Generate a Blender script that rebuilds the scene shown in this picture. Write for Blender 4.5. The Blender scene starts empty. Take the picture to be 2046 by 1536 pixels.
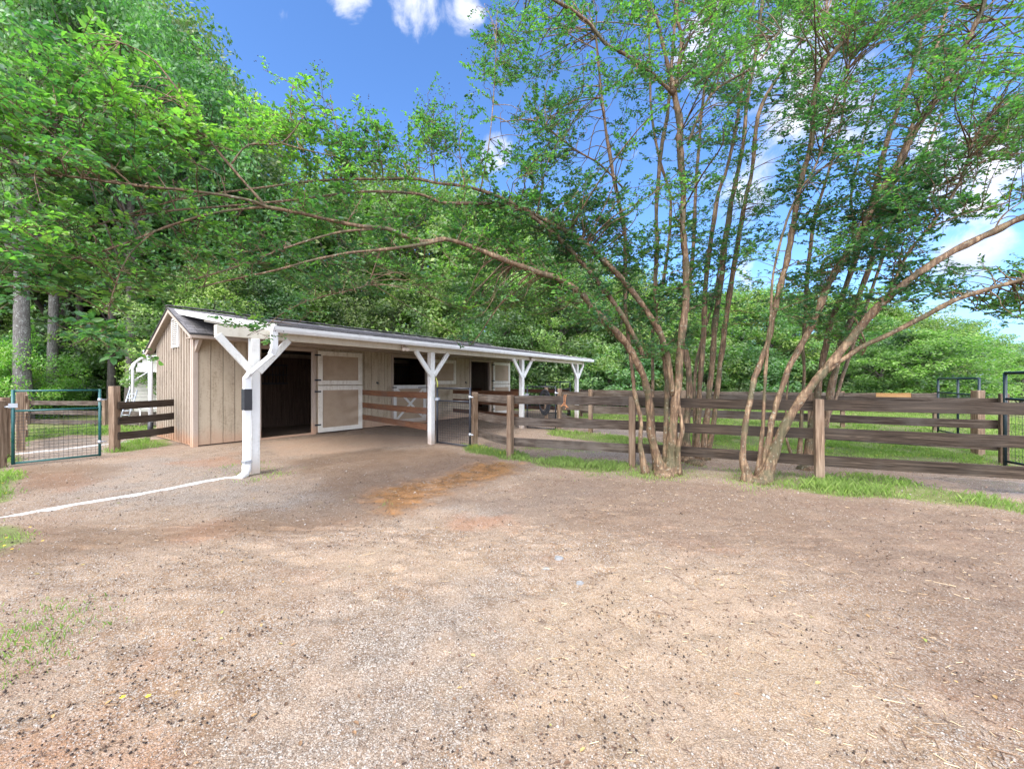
import bpy, math, random
import numpy as np
from mathutils import Vector

random.seed(7)
RNG = np.random.default_rng(11)
S = 1.42                       # camera height in metres: the unit the place was measured in
F = 795.0                      # focal length in photo pixels (2046 wide)
CX, HY = 1023.0, 763.0
C = bpy.context.scene.collection

# ---------------------------------------------------------------- camera
cam_d = bpy.data.cameras.new('camera')
cam = bpy.data.objects.new('camera', cam_d)
C.objects.link(cam)
cam.location = (0, 0, S)
cam.rotation_euler = (math.radians(90), 0, 0)
cam_d.sensor_width = 36.0
cam_d.lens = 36.0 * F / 2046.0
cam_d.shift_y = -5.0 / 2046.0
cam_d.clip_start = 0.05
cam_d.clip_end = 2000
bpy.context.scene.camera = cam

# ---------------------------------------------------------------- light
SUN_EL, SUN_AZ = 46.0, 212.0   # azimuth clockwise from +Y: behind the camera and to its left
sun_d = bpy.data.lights.new('sun', 'SUN')
sun_d.energy = 1.35
sun_d.angle = math.radians(26)
sun_d.color = (1.0, 0.955, 0.88)
sun = bpy.data.objects.new('sun', sun_d)
C.objects.link(sun)
e_, a_ = math.radians(SUN_EL), math.radians(SUN_AZ)
to_sun = Vector((math.sin(a_) * math.cos(e_), math.cos(a_) * math.cos(e_), math.sin(e_)))
sun.rotation_euler = to_sun.to_track_quat('Z', 'Y').to_euler()

sc = bpy.context.scene
sc.view_settings.view_transform = 'Standard'
sc.view_settings.look = 'None'
sc.view_settings.gamma = 1.0
sc.view_settings.exposure = 1.95
sc.cycles.max_bounces = 6
sc.cycles.transparent_max_bounces = 8
sc.cycles.use_adaptive_sampling = True
sc.cycles.use_denoising = True

world = bpy.data.worlds.new('World')
sc.world = world
world.use_nodes = True


class NT:
    """small helper to write node trees"""
    def __init__(s, tree):
        s.t = tree
        tree.nodes.clear()

    def n(s, kind, ins=None, **attr):
        nd = s.t.nodes.new(kind)
        for k, v in attr.items():
            setattr(nd, k, v)
        for k, v in (ins or {}).items():
            sock = nd.inputs[k]
            if isinstance(v, bpy.types.NodeSocket):
                s.t.links.new(v, sock)
            elif isinstance(v, bpy.types.Node):
                s.t.links.new(v.outputs[0], sock)
            else:
                if isinstance(v, (tuple, list)) and len(v) == 3 and sock.type == 'RGBA':
                    v = (*v, 1.0)
                sock.default_value = v
        return nd

    def math(s, op, a, b=0.0, clamp=False):
        return s.n('ShaderNodeMath', {0: a, 1: b}, operation=op, use_clamp=clamp).outputs[0]

    def mix(s, f, a, b, mode='MIX'):
        nd = s.n('ShaderNodeMix', data_type='RGBA', blend_type=mode)
        for i, v in ((0, f), (6, a), (7, b)):
            if isinstance(v, bpy.types.NodeSocket):
                s.t.links.new(v, nd.inputs[i])
            elif isinstance(v, bpy.types.Node):
                s.t.links.new(v.outputs[0], nd.inputs[i])
            else:
                if i and len(v) == 3:
                    v = (*v, 1.0)
                nd.inputs[i].default_value = v
        return nd.outputs[2]

    def ramp(s, f, stops):
        nd = s.n('ShaderNodeValToRGB', {0: f})
        el = nd.color_ramp.elements
        while len(el) < len(stops):
            el.new(0.5)
        for e, (p, c) in zip(el, stops):
            e.position = p
            e.color = (*c, 1) if len(c) == 3 else c
        return nd.outputs[0]

    def rng(s, v, a, b, c=0.0, d=1.0):
        return s.n('ShaderNodeMapRange', {0: v, 1: a, 2: b, 3: c, 4: d}, interpolation_type='SMOOTHSTEP').outputs[0]

    def noise(s, vec, scale, detail=3.0, rough=0.55, dist=0.0):
        ins = {'Scale': scale, 'Detail': detail, 'Roughness': rough, 'Distortion': dist}
        if vec is not None:
            ins['Vector'] = vec
        return s.n('ShaderNodeTexNoise', ins).outputs[0]


def direction(px, py):
    v = Vector(((px - CX) / F, 1.0, (HY - py) / F))
    return v.normalized()


def build_world():
    w = NT(world.node_tree)
    sky = w.n('ShaderNodeTexSky', sky_type='NISHITA', sun_disc=False, sun_elevation=e_,
              sun_rotation=a_, altitude=100.0, air_density=1.0, dust_density=0.6, ozone_density=2.5)
    tint = w.mix(1.0, sky.outputs[0], (0.72, 0.98, 1.30), 'MULTIPLY')
    geo = w.n('ShaderNodeTexCoord').outputs['Generated']
    nrm = w.n('ShaderNodeVectorMath', {0: geo}, operation='NORMALIZE').outputs[0]
    n1 = w.noise(nrm, 9.0, 9.0, 0.62, 0.5)
    n2 = w.noise(nrm, 1.7, 3.0, 0.5)
    total = w.math('ADD', w.math('MULTIPLY', n1, 1.0), w.math('MULTIPLY', n2, 0.45))
    blobs = [((830, 12), 4.0, 0.33), ((695, -8), 3.2, 0.33), ((930, 26), 3.0, 0.30), ((1660, 150), 11.0, 0.30),
             ((1450, 60), 7.0, 0.28), ((1930, 330), 6.0, 0.28), ((990, 300), 3.0, 0.15),
             ((1480, 400), 6.0, 0.24), ((1960, 610), 8.0, 0.30), ((1930, 480), 4.0, 0.22), ((1500, 575), 5.0, 0.24)]
    for (p, deg, amt) in blobs:
        d = direction(*p)
        dt = w.n('ShaderNodeVectorMath', {0: nrm, 1: tuple(d)}, operation='DOT_PRODUCT').outputs['Value']
        m = w.rng(dt, math.cos(math.radians(deg)), 1.0, 0.0, amt)
        total = w.math('ADD', total, m)
    # clouds added out of view behind the camera keep the light soft and even
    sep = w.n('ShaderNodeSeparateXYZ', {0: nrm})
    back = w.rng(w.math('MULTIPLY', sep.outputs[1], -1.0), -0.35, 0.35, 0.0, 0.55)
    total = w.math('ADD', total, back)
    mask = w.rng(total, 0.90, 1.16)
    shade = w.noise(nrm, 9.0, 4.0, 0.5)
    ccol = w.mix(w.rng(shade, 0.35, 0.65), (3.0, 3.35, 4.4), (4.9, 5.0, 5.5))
    back_fill = w.math('ADD', 1.0, w.math('MULTIPLY', back, 7.0))  # added clouds behind the camera are brightened as fill light
    ccol = w.n('ShaderNodeVectorMath', {0: ccol, 3: back_fill}, operation='SCALE').outputs[0]
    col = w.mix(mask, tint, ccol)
    hz = w.rng(sep.outputs[2], -0.02, 0.25, 0.5, 0.0)
    col = w.mix(hz, col, (1.7, 2.75, 5.2))
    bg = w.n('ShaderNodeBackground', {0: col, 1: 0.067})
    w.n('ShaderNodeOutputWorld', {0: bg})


build_world()


# ---------------------------------------------------------------- geometry helpers
def P(px, py, Yh):
    """point seen at photo pixel (px,py) at depth Yh (camera heights), in metres"""
    return Vector(((px - CX) / F * Yh * S, Yh * S, (1 + (HY - py) / F * Yh) * S))


def W(px, py):
    """ground point at photo pixel"""
    Y = F / (py - HY)
    return Vector(((px - CX) / F * Y * S, Y * S, 0))


U_ = Vector((0.588, 0.809, 0)).normalized()
V_ = Vector((-0.809, 0.588, 0)).normalized()
Z_ = Vector((0, 0, 1))
B0 = Vector((-2.83 * S, 4.368 * S, 0))


def B(u, v, z):
    """barn frame (camera heights) to metres"""
    return B0 + U_ * (u * S) + V_ * (v * S) + Z_ * (z * S)


class MB:
    def __init__(s):
        s.v, s.f, s.uv, s.sm = [], [], [], []

    def face(s, pts, uvs=None, smooth=False):
        i = len(s.v)
        s.v += [tuple(p) for p in pts]
        s.f.append(tuple(range(i, i + len(pts))))
        s.uv += uvs if uvs else [(0, 0)] * len(pts)
        s.sm.append(smooth)

    def box(s, o, a, b, c, uvoff=None):
        """box from corner o with edge vectors a, b, c; the longest one is the grain"""
        ls = [a.length, b.length, c.length]
        g = ls.index(max(ls))
        E = [a, b, c]
        if a.cross(b).dot(c) < 0:
            o = o + a
            E[0] = -a
        r = uvoff if uvoff is not None else (random.uniform(0, 50), random.uniform(0, 50))
        i = len(s.v)
        idx = {}
        for x in (0, 1):
            for y in (0, 1):
                for z in (0, 1):
                    idx[(x, y, z)] = len(s.v)
                    s.v.append(tuple(o + E[0] * x + E[1] * y + E[2] * z))
        faces = [((0, 0, 0), (0, 1, 0), (1, 1, 0), (1, 0, 0)), ((0, 0, 1), (1, 0, 1), (1, 1, 1), (0, 1, 1)),
                 ((0, 0, 0), (1, 0, 0), (1, 0, 1), (0, 0, 1)), ((0, 1, 0), (0, 1, 1), (1, 1, 1), (1, 1, 0)),
                 ((0, 0, 0), (0, 0, 1), (0, 1, 1), (0, 1, 0)), ((1, 0, 0), (1, 1, 0), (1, 1, 1), (1, 0, 1))]
        for fc in faces:
            s.f.append(tuple(idx[k] for k in fc))
            s.sm.append(False)
            for k in fc:
                others = [q for q in range(3) if q != g]
                across = sum(k[q] * ls[q] for q in others)
                s.uv.append((k[g] * ls[g] + r[0], across + r[1]))
        return s

    def cbox(s, center, a, b, c):
        return s.box(center - a / 2 - b / 2 - c / 2, a, b, c)

    def beam(s, p, q, w, h, up=Z_, side_shift=0.0):
        """beam along p->q, w across (horizontal), h along up"""
        d = q - p
        sd = d.cross(up).normalized()
        u2 = sd.cross(d).normalized()
        return s.box(p - sd * (w / 2) - u2 * (h / 2), d, sd * w, u2 * h)

    def tube(s, pts, rad, n=8, cap=True, smooth=True, uv0=0.0):
        pts = [Vector(p) for p in pts]
        m = len(pts)
        if not hasattr(rad, '__len__'):
            rad = [rad] * m
        t0 = (pts[1] - pts[0]).normalized()
        ref = Vector((0, 0, 1)) if abs(t0.z) < 0.9 else Vector((1, 0, 0))
        nx = t0.cross(ref).normalized()
        base = len(s.v)
        L = uv0
        Ls = []
        for i, p in enumerate(pts):
            if i == 0:
                t = t0
            elif i == m - 1:
                t = (pts[-1] - pts[-2]).normalized()
            else:
                t = (pts[i + 1] - pts[i - 1]).normalized()
            nx = (nx - t * nx.dot(t))
            nx = nx.normalized() if nx.length > 1e-6 else t.orthogonal().normalized()
            ny = t.cross(nx)
            if i:
                L += (pts[i] - pts[i - 1]).length
            Ls.append(L)
            for k in range(n):
                an = 2 * math.pi * k / n
                s.v.append(tuple(p + nx * (math.cos(an) * rad[i]) + ny * (math.sin(an) * rad[i])))
        for i in range(m - 1):
            for k in range(n):
                k2 = (k + 1) % n
                s.f.append((base + i * n + k, base + i * n + k2, base + (i + 1) * n + k2, base + (i + 1) * n + k))
                s.sm.append(smooth)
                cr = 6.283 * rad[i]
                s.uv += [(Ls[i], cr * k / n), (Ls[i], cr * (k + 1) / n), (Ls[i + 1], cr * (k + 1) / n), (Ls[i + 1], cr * k / n)]
        if cap:
            s.f.append(tuple(base + k for k in reversed(range(n))))
            s.f.append(tuple(base + (m - 1) * n + k for k in range(n)))
            s.sm += [False, False]
            s.uv += [(0, 0)] * (2 * n)
        return s

    def ball(s, c, r, n=8, m=5, sz=1.0):
        base = len(s.v)
        c = Vector(c)
        for j in range(m + 1):
            th = math.pi * j / m
            for k in range(n):
                ph = 2 * math.pi * k / n
                s.v.append(tuple(c + Vector((math.sin(th) * math.cos(ph), math.sin(th) * math.sin(ph), math.cos(th) * sz)) * r))
        for j in range(m):
            for k in range(n):
                k2 = (k + 1) % n
                s.f.append((base + j * n + k, base + (j + 1) * n + k, base + (j + 1) * n + k2, base + j * n + k2))
                s.sm.append(True)
                s.uv += [(0, 0)] * 4
        return s

    def build(s, name, mat, parent=None, bevel=0.0):
        off = parent_loc(parent)
        me = bpy.data.meshes.new(name)
        me.from_pydata([(x - off[0], y - off[1], z - off[2]) for x, y, z in s.v], [], s.f)
        uvl = me.uv_layers.new(name='UVMap')
        uvl.data.foreach_set('uv', np.array(s.uv, dtype=np.float32).ravel())
        me.polygons.foreach_set('use_smooth', s.sm)
        me.materials.append(mat)
        me.update()
        o = bpy.data.objects.new(name, me)
        C.objects.link(o)
        if parent:
            o.parent = parent
            o['_w'] = 0
            del o['_w']
        if bevel > 0:
            b = o.modifiers.new('bevel', 'BEVEL')
            b.width = bevel
            b.segments = 1
            b.limit_method = 'ANGLE'
        OFF[o.name] = off
        return o


OFF = {}


def parent_loc(p):
    if p is None:
        return (0, 0, 0)
    if p.name in OFF:
        return OFF[p.name]
    return tuple(p.location)


def thing(name, label, cat, loc, group=None):
    o = bpy.data.objects.new(name, None)
    o.empty_display_size = 0.2
    C.objects.link(o)
    o.location = tuple(loc)
    o['label'] = label
    o['category'] = cat
    if group:
        o['group'] = group
    OFF[o.name] = tuple(loc)
    return o


def tag(o, label=None, cat=None, group=None, kind=None):
    for k, v in (('label', label), ('category', cat), ('group', group), ('kind', kind)):
        if v:
            o[k] = v
    return o


def array_mesh(name, Vt, Fc, mat, parent=None, attrs=None, smooth=False, link=True):
    """mesh straight from numpy arrays (V: n x 3, F: m x k)"""
    off = np.array(parent_loc(parent), dtype=np.float32)
    me = bpy.data.meshes.new(name)
    Vt = np.asarray(Vt, dtype=np.float32) - off
    Fc = np.asarray(Fc, dtype=np.int32)
    m, k = Fc.shape
    me.vertices.add(len(Vt))
    me.vertices.foreach_set('co', Vt.ravel())
    me.loops.add(m * k)
    me.loops.foreach_set('vertex_index', Fc.ravel())
    me.polygons.add(m)
    me.polygons.foreach_set('loop_start', np.arange(0, m * k, k, dtype=np.int32))
    me.update(calc_edges=True)
    for an, (dom, arr) in (attrs or {}).items():
        at = me.attributes.new(an, 'FLOAT', dom)
        at.data.foreach_set('value', np.asarray(arr, dtype=np.float32))
    if smooth:
        me.polygons.foreach_set('use_smooth', np.ones(m, dtype=bool))
    me.materials.append(mat)
    if not link:
        return me
    o = bpy.data.objects.new(name, me)
    C.objects.link(o)
    if parent:
        o.parent = parent
    OFF[o.name] = tuple(off)
    return o


# ---------------------------------------------------------------- materials
def new_mat(name):
    m = bpy.data.materials.new(name)
    m.use_nodes = True
    return m, NT(m.node_tree)


def finish(t, col, rough=0.8, bump=None, bstr=0.3, bdist=0.01, metal=0.0, spec=0.4, extra=None):
    ins = {'Base Color': col, 'Roughness': rough, 'Metallic': metal, 'Specular IOR Level': spec}
    b = t.n('ShaderNodeBsdfPrincipled', ins)
    if bump is not None:
        bp = t.n('ShaderNodeBump', {'Height': bump, 'Strength': bstr, 'Distance': bdist})
        t.t.links.new(bp.outputs[0], b.inputs['Normal'])
    t.n('ShaderNodeOutputMaterial', {0: b})
    return b


def wood(name, dark, mid, light, rough=0.8, grain=1.0, stain=None, stain_amt=0.4, knots=True, bstr=0.35, spec=0.3):
    m, t = new_mat(name)
    uv = t.n('ShaderNodeUVMap').outputs[0]
    mp = t.n('ShaderNodeMapping', {'Vector': uv, 'Scale': (1.6 * grain, 42 * grain, 1)}).outputs[0]
    g1 = t.noise(mp, 1.0, 6.0, 0.65, 0.6)
    mp2 = t.n('ShaderNodeMapping', {'Vector': uv, 'Scale': (5 * grain, 160 * grain, 1)}).outputs[0]
    g2 = t.noise(mp2, 1.0, 3.0, 0.6)
    g = t.math('ADD', t.math('MULTIPLY', g1, 0.7), t.math('MULTIPLY', g2, 0.3))
    col = t.ramp(g, [(0.36, dark), (0.5, mid), (0.64, light)])
    pos = t.n('ShaderNodeTexCoord').outputs['Object']
    big = t.noise(pos, 1.7, 4.0, 0.6)
    if knots:
        vo = t.n('ShaderNodeTexVoronoi', {'Vector': t.n('ShaderNodeMapping', {'Vector': uv, 'Scale': (2.2, 9.0, 1)}).outputs[0], 'Scale': 1.0}).outputs[0]
        k = t.rng(vo, 0.05, 0.16, 0.75, 0.0)
        col = t.mix(k, col, tuple(c * 0.45 for c in dark))
    if stain:
        col = t.mix(t.rng(big, 0.42, 0.70, 0.0, stain_amt), col, stain)
    col = t.mix(t.rng(t.noise(pos, 0.5, 2.0), 0.3, 0.7, 0.0, 0.25), col, tuple(c * 0.7 for c in mid))
    finish(t, col, rough, g, bstr, 0.006, spec=spec)
    return m


def paint(name, base, dirt, amt=0.35, low=None, rough=0.55, streak=True):
    """painted timber: vertical streaks of dirt, mud splash near the ground"""
    m, t = new_mat(name)
    pos = t.n('ShaderNodeNewGeometry').outputs['Position']
    st = t.n('ShaderNodeMapping', {'Vector': pos, 'Scale': (14, 14, 1.1)}).outputs[0]
    n1 = t.noise(st, 1.0, 6.0, 0.65)
    n2 = t.noise(pos, 26.0, 4.0, 0.7)
    n3 = t.noise(pos, 2.3, 3.0, 0.6)
    f = t.rng(t.math('ADD', t.math('MULTIPLY', n1, 0.6), t.math('MULTIPLY', n2, 0.4)), 0.46, 0.68, 0.0, amt)
    col = t.mix(f, base, dirt)
    col = t.mix(t.rng(n3, 0.5, 0.75, 0.0, amt * 0.5), col, tuple(c * 0.8 for c in dirt))
    if low:
        z = t.n('ShaderNodeSeparateXYZ', {0: pos}).outputs[2]
        zz = t.math('ADD', z, t.math('MULTIPLY', t.math('SUBTRACT', n3, 0.5), 0.5))
        col = t.mix(t.rng(zz, 0.0, 0.42, 0.75, 0.0), col, low)
    bump = t.math('ADD', t.math('MULTIPLY', n1, 0.6), t.math('MULTIPLY', n2, 0.5))
    finish(t, col, rough, bump, 0.35, 0.004)
    return m


def plain(name, col, rough=0.5, metal=0.0, var=0.15, scale=8.0):
    m, t = new_mat(name)
    pos = t.n('ShaderNodeNewGeometry').outputs['Position']
    n = t.noise(pos, scale, 5.0, 0.65)
    c = t.mix(t.rng(n, 0.3, 0.7), tuple(x * (1 - var) for x in col), tuple(min(1, x * (1 + var)) for x in col))
    finish(t, c, t.rng(n, 0.3, 0.7, max(rough - 0.1, 0.05), min(rough + 0.15, 1.0)), n, 0.15, 0.003, metal=metal)
    return m


def leaf_mat(name, stops, trans=(0.16, 0.30, 0.04), tw=0.35, rough=0.42, obj_var=0.0):
    m, t = new_mat(name)
    r = t.n('ShaderNodeAttribute', attribute_name='rnd').outputs['Fac']
    pos = t.n('ShaderNodeNewGeometry').outputs['Position']
    cl = t.noise(pos, 0.55, 3.0, 0.6)
    f = t.math('ADD', t.math('MULTIPLY', r, 0.62), t.math('MULTIPLY', t.rng(cl, 0.32, 0.68), 0.38))
    col = t.ramp(f, stops)
    if obj_var:
        ov = t.n('ShaderNodeObjectInfo').outputs['Random']
        h = t.n('ShaderNodeHueSaturation', {'Hue': t.rng(ov, 0, 1, 0.5 - obj_var * 0.05, 0.5 + obj_var * 0.035),
                                            'Value': t.rng(t.math('FRACT', t.math('MULTIPLY', ov, 7.31)), 0, 1, 1 - obj_var * 0.45, 1 + obj_var * 0.45),
                                            'Saturation': 1.0, 'Color': col})
        col = h.outputs[0]
    b = t.n('ShaderNodeBsdfPrincipled', {'Base Color': col, 'Roughness': rough, 'Specular IOR Level': 0.35})
    tc = t.mix(1.0, col, tuple(x * 9 for x in trans), 'MULTIPLY')
    tr = t.n('ShaderNodeBsdfTranslucent', {0: tc})
    mx = t.n('ShaderNodeMixShader', {0: tw, 1: b, 2: tr})
    t.n('ShaderNodeOutputMaterial', {0: mx})
    return m


M = {}
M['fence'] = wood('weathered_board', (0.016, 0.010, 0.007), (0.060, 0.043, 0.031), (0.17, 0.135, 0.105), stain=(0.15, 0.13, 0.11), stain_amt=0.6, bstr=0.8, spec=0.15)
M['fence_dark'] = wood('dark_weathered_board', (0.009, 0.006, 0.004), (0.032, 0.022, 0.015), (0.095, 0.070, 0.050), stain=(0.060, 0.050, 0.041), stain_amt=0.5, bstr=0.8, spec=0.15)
M['post'] = wood('timber_post', (0.060, 0.035, 0.020), (0.15, 0.096, 0.058), (0.32, 0.230, 0.155), stain=(0.26, 0.20, 0.145), stain_amt=0.5)
M['orange'] = wood('orange_stained_board', (0.060, 0.024, 0.012), (0.15, 0.064, 0.030), (0.28, 0.135, 0.065), stain=(0.12, 0.08, 0.06), stain_amt=0.7, rough=0.6)
M['newwood'] = wood('fresh_pine', (0.17, 0.085, 0.03), (0.25, 0.135, 0.05), (0.32, 0.19, 0.085))
M['siding'] = paint('taupe_siding', (0.350, 0.288, 0.220), (0.160, 0.125, 0.088), 0.75, low=(0.42, 0.22, 0.12), rough=0.7)
M['siding_in'] = paint('front_taupe_siding_boards', (0.41, 0.335, 0.235), (0.20, 0.15, 0.09), 0.8, low=(0.40, 0.24, 0.15), rough=0.7)  # front wall boards: lighter, yellower taupe than the side wall
M['trim'] = paint('taupe_trim', (0.36, 0.29, 0.23), (0.25, 0.18, 0.14), 0.4, low=(0.42, 0.24, 0.14), rough=0.65)
M['white'] = paint('white_paint', (0.62, 0.61, 0.575), (0.30, 0.27, 0.21), 0.5, low=(0.36, 0.26, 0.18), rough=0.55)
M['cream'] = paint('shaded_white_paint', (0.56, 0.52, 0.43), (0.38, 0.32, 0.23), 0.5, rough=0.6)  # white header paint, its shade under the roof mixed into the colour
M['doorframe'] = paint('weathered_white_door_frame', (0.66, 0.62, 0.53), (0.36, 0.29, 0.19), 0.75, low=(0.62, 0.58, 0.50), rough=0.6)
M['gutter'] = plain('white_aluminium_gutter', (0.63, 0.63, 0.625), 0.35, 0.0, 0.04)
M['pvc'] = paint('white_pipe', (0.60, 0.59, 0.56), (0.38, 0.29, 0.21), 0.45, rough=0.35)
M['black_rubber'] = plain('black_rubber', (0.018, 0.018, 0.02), 0.45)
M['black_metal'] = plain('black_powder_coat', (0.016, 0.018, 0.024), 0.38)
M['green_metal'] = plain('green_powder_coat', (0.012, 0.075, 0.070), 0.35)
M['navy_metal'] = plain('dark_green_powder_coat', (0.010, 0.022, 0.026), 0.35)
M['galv'] = plain('galvanised_steel', (0.42, 0.44, 0.46), 0.42, 0.75, 0.2)
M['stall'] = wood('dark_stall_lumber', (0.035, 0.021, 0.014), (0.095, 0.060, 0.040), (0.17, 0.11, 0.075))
M['stall_bar'] = plain('grille_steel', (0.05, 0.05, 0.055), 0.5, 0.6)
M['cream_metal'] = plain('cream_sheet_metal', (0.62, 0.59, 0.52), 0.5, 0.0, 0.06)
M['rope'] = plain('orange_rope', (0.55, 0.24, 0.10), 0.8)
M['yellow'] = plain('yellow_strap', (0.50, 0.52, 0.10), 0.7)
M['glass'] = plain('lamp_glass', (0.70, 0.62, 0.55), 0.2)


def mat_panel():
    m, t = new_mat('grooved_tan_panel')
    uv = t.n('ShaderNodeUVMap').outputs[0]
    sp = t.n('ShaderNodeSeparateXYZ', {0: uv})
    w = t.math('SINE', t.math('MULTIPLY', sp.outputs[0], 190.0))
    pos = t.n('ShaderNodeNewGeometry').outputs['Position']
    n = t.noise(pos, 3.0, 4.0, 0.6)
    col = t.mix(t.rng(w, -0.2, 1.0, 0.0, 0.65), (0.40, 0.305, 0.21), (0.24, 0.175, 0.11))
    col = t.mix(t.rng(n, 0.4, 0.75, 0.0, 0.5), col, (0.24, 0.165, 0.105))
    finish(t, col, 0.75, w, 0.4, 0.004)
    return m


M['panel'] = mat_panel()


def mat_shingle():
    m, t = new_mat('asphalt_shingles')
    uv = t.n('ShaderNodeUVMap').outputs[0]
    br = t.n('ShaderNodeTexBrick', {'Vector': uv, 'Color1': (0.045, 0.045, 0.050), 'Color2': (0.13, 0.125, 0.13), 'Mortar': (0.02, 0.02, 0.02),
                                    'Scale': 1.0, 'Mortar Size': 0.004, 'Brick Width': 0.17, 'Row Height': 0.16, 'Bias': 0.0})
    n = t.noise(uv, 55.0, 3.0, 0.8)
    pos = t.n('ShaderNodeNewGeometry').outputs['Position']
    col = t.mix(t.rng(n, 0.35, 0.65), t.mix(1.0, br.outputs[0], (0.6, 0.6, 0.6), 'MULTIPLY'), t.mix(1.0, br.outputs[0], (1.6, 1.55, 1.5), 'MULTIPLY'))
    col = t.mix(t.rng(t.noise(pos, 0.9, 4.0, 0.6), 0.4, 0.7, 0, 0.5), col, (0.13, 0.115, 0.10))
    finish(t, col, 0.9, n, 0.5, 0.004)
    return m


M['shingle'] = mat_shingle()

M['crape_leaf'] = leaf_mat('crape_leaf', [(0.0, (0.030, 0.070, 0.050)), (0.3, (0.056, 0.120, 0.068)), (0.6, (0.105, 0.190, 0.072)), (0.85, (0.20, 0.31, 0.075)), (1.0, (0.33, 0.40, 0.11))], tw=0.46, trans=(0.13, 0.22, 0.06))
M['tall_leaf'] = leaf_mat('woodland_leaf', [(0.0, (0.040, 0.078, 0.040)), (0.35, (0.084, 0.142, 0.060)), (0.7, (0.150, 0.220, 0.078)), (1.0, (0.26, 0.34, 0.11))], tw=0.40, obj_var=0.9, trans=(0.13, 0.22, 0.06))
M['light_leaf'] = leaf_mat('pale_leaf', [(0.0, (0.060, 0.112, 0.038)), (0.4, (0.130, 0.205, 0.058)), (0.75, (0.21, 0.295, 0.078)), (1.0, (0.31, 0.38, 0.11))], tw=0.4, obj_var=0.5, trans=(0.13, 0.21, 0.06))
M['bush_leaf'] = leaf_mat('bush_leaf', [(0.0, (0.045, 0.105, 0.030)), (0.5, (0.115, 0.215, 0.048)), (0.85, (0.25, 0.34, 0.070)), (1.0, (0.25, 0.16, 0.06))], tw=0.35)
M['grass'] = leaf_mat('grass_blade', [(0.0, (0.070, 0.105, 0.030)), (0.5, (0.160, 0.215, 0.055)), (0.85, (0.27, 0.32, 0.095)), (1.0, (0.36, 0.31, 0.15))], tw=0.3, rough=0.6)


def mat_bark(name, cols, moss=None, zs=3.0, lichen=None):
    m, t = new_mat(name)
    uv = t.n('ShaderNodeUVMap').outputs[0]
    pos = t.n('ShaderNodeNewGeometry').outputs['Position']
    st = t.n('ShaderNodeMapping', {'Vector': pos, 'Scale': (38, 38, zs)}).outputs[0]
    n1 = t.noise(st, 1.0, 5.0, 0.65, 0.4)
    n2 = t.noise(pos, 9.0, 4.0, 0.6)
    col = t.ramp(t.math('ADD', t.math('MULTIPLY', n1, 0.65), t.math('MULTIPLY', n2, 0.35)), [(0.32, cols[0]), (0.5, cols[1]), (0.66, cols[2])])
    if moss:
        col = t.mix(t.rng(t.noise(pos, 3.2, 4.0, 0.6), 0.47, 0.62, 0.0, 0.75), col, moss)
    if lichen:
        col = t.mix(t.rng(t.noise(pos, 22.0, 3.0, 0.7), 0.60, 0.66, 0.0, 0.8), col, lichen)
    finish(t, col, 0.75, n1, 0.6, 0.012)
    return m


M['crape_bark'] = mat_bark('crape_bark', [(0.030, 0.016, 0.009), (0.115, 0.068, 0.036), (0.33, 0.225, 0.13)], moss=(0.052, 0.052, 0.022), lichen=(0.22, 0.21, 0.15))
M['bark'] = mat_bark('woodland_bark', [(0.030, 0.024, 0.019), (0.072, 0.060, 0.050), (0.14, 0.12, 0.10)], zs=4.0)
M['pale_bark'] = mat_bark('lichened_bark', [(0.030, 0.026, 0.022), (0.078, 0.070, 0.060), (0.16, 0.16, 0.14)], zs=6.0, lichen=(0.34, 0.37, 0.34))


# ---------------------------------------------------------------- ground
def vnoise(x, y, seed=0):
    """value noise, numpy"""
    xi, yi = np.floor(x).astype(np.int64), np.floor(y).astype(np.int64)
    xf, yf = x - xi, y - yi
    xf, yf = xf * xf * (3 - 2 * xf), yf * yf * (3 - 2 * yf)

    def h(a, b):
        n = (a * 374761393 + b * 668265263 + seed * 1442695041) & 0xFFFFFFFF
        n = ((n ^ (n >> 13)) * 1274126177) & 0xFFFFFFFF
        return ((n ^ (n >> 16)) & 0xFFFF) / 65535.0
    return (h(xi, yi) * (1 - xf) + h(xi + 1, yi) * xf) * (1 - yf) + (h(xi, yi + 1) * (1 - xf) + h(xi + 1, yi + 1) * xf) * yf


def fbm(x, y, seed=0, o=4):
    s, a, t = 0, 0.5, 0
    for i in range(o):
        s = s + a * vnoise(x * 2 ** i, y * 2 ** i, seed + i)
        t += a
        a *= 0.5
    return s / t


def wpoly(pts):
    return np.array([tuple(W(*p))[:2] for p in pts])


def poly_sd(X, Y, poly):
    """signed distance (positive inside) to a polygon on the ground"""
    d = np.full(X.shape, 1e9)
    inside = np.zeros(X.shape, dtype=bool)
    n = len(poly)
    for i in range(n):
        ax, ay = poly[i]
        bx, by = poly[(i + 1) % n]
        ex, ey = bx - ax, by - ay
        wx, wy = X - ax, Y - ay
        tt = np.clip((wx * ex + wy * ey) / (ex * ex + ey * ey + 1e-12), 0, 1)
        d = np.minimum(d, np.hypot(wx - ex * tt, wy - ey * tt))
        c = ((ay <= Y) & (by > Y)) | ((by <= Y) & (ay > Y))
        with np.errstate(divide='ignore', invalid='ignore'):
            xc = ax + (Y - ay) / (by - ay if by != ay else 1e-9) * ex
        inside ^= c & (X < xc)
    return np.where(inside, d, -d)


def mask(X, Y, polys, soft, wob=0.25, seed=3, sc=1.6):
    n = (fbm(X * sc, Y * sc, seed) - 0.5) * 2 * wob
    out = np.zeros(X.shape)
    for p in polys:
        out = np.maximum(out, np.clip((poly_sd(X, Y, wpoly(p)) + n) / soft + 0.5, 0, 1))
    return out


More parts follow.
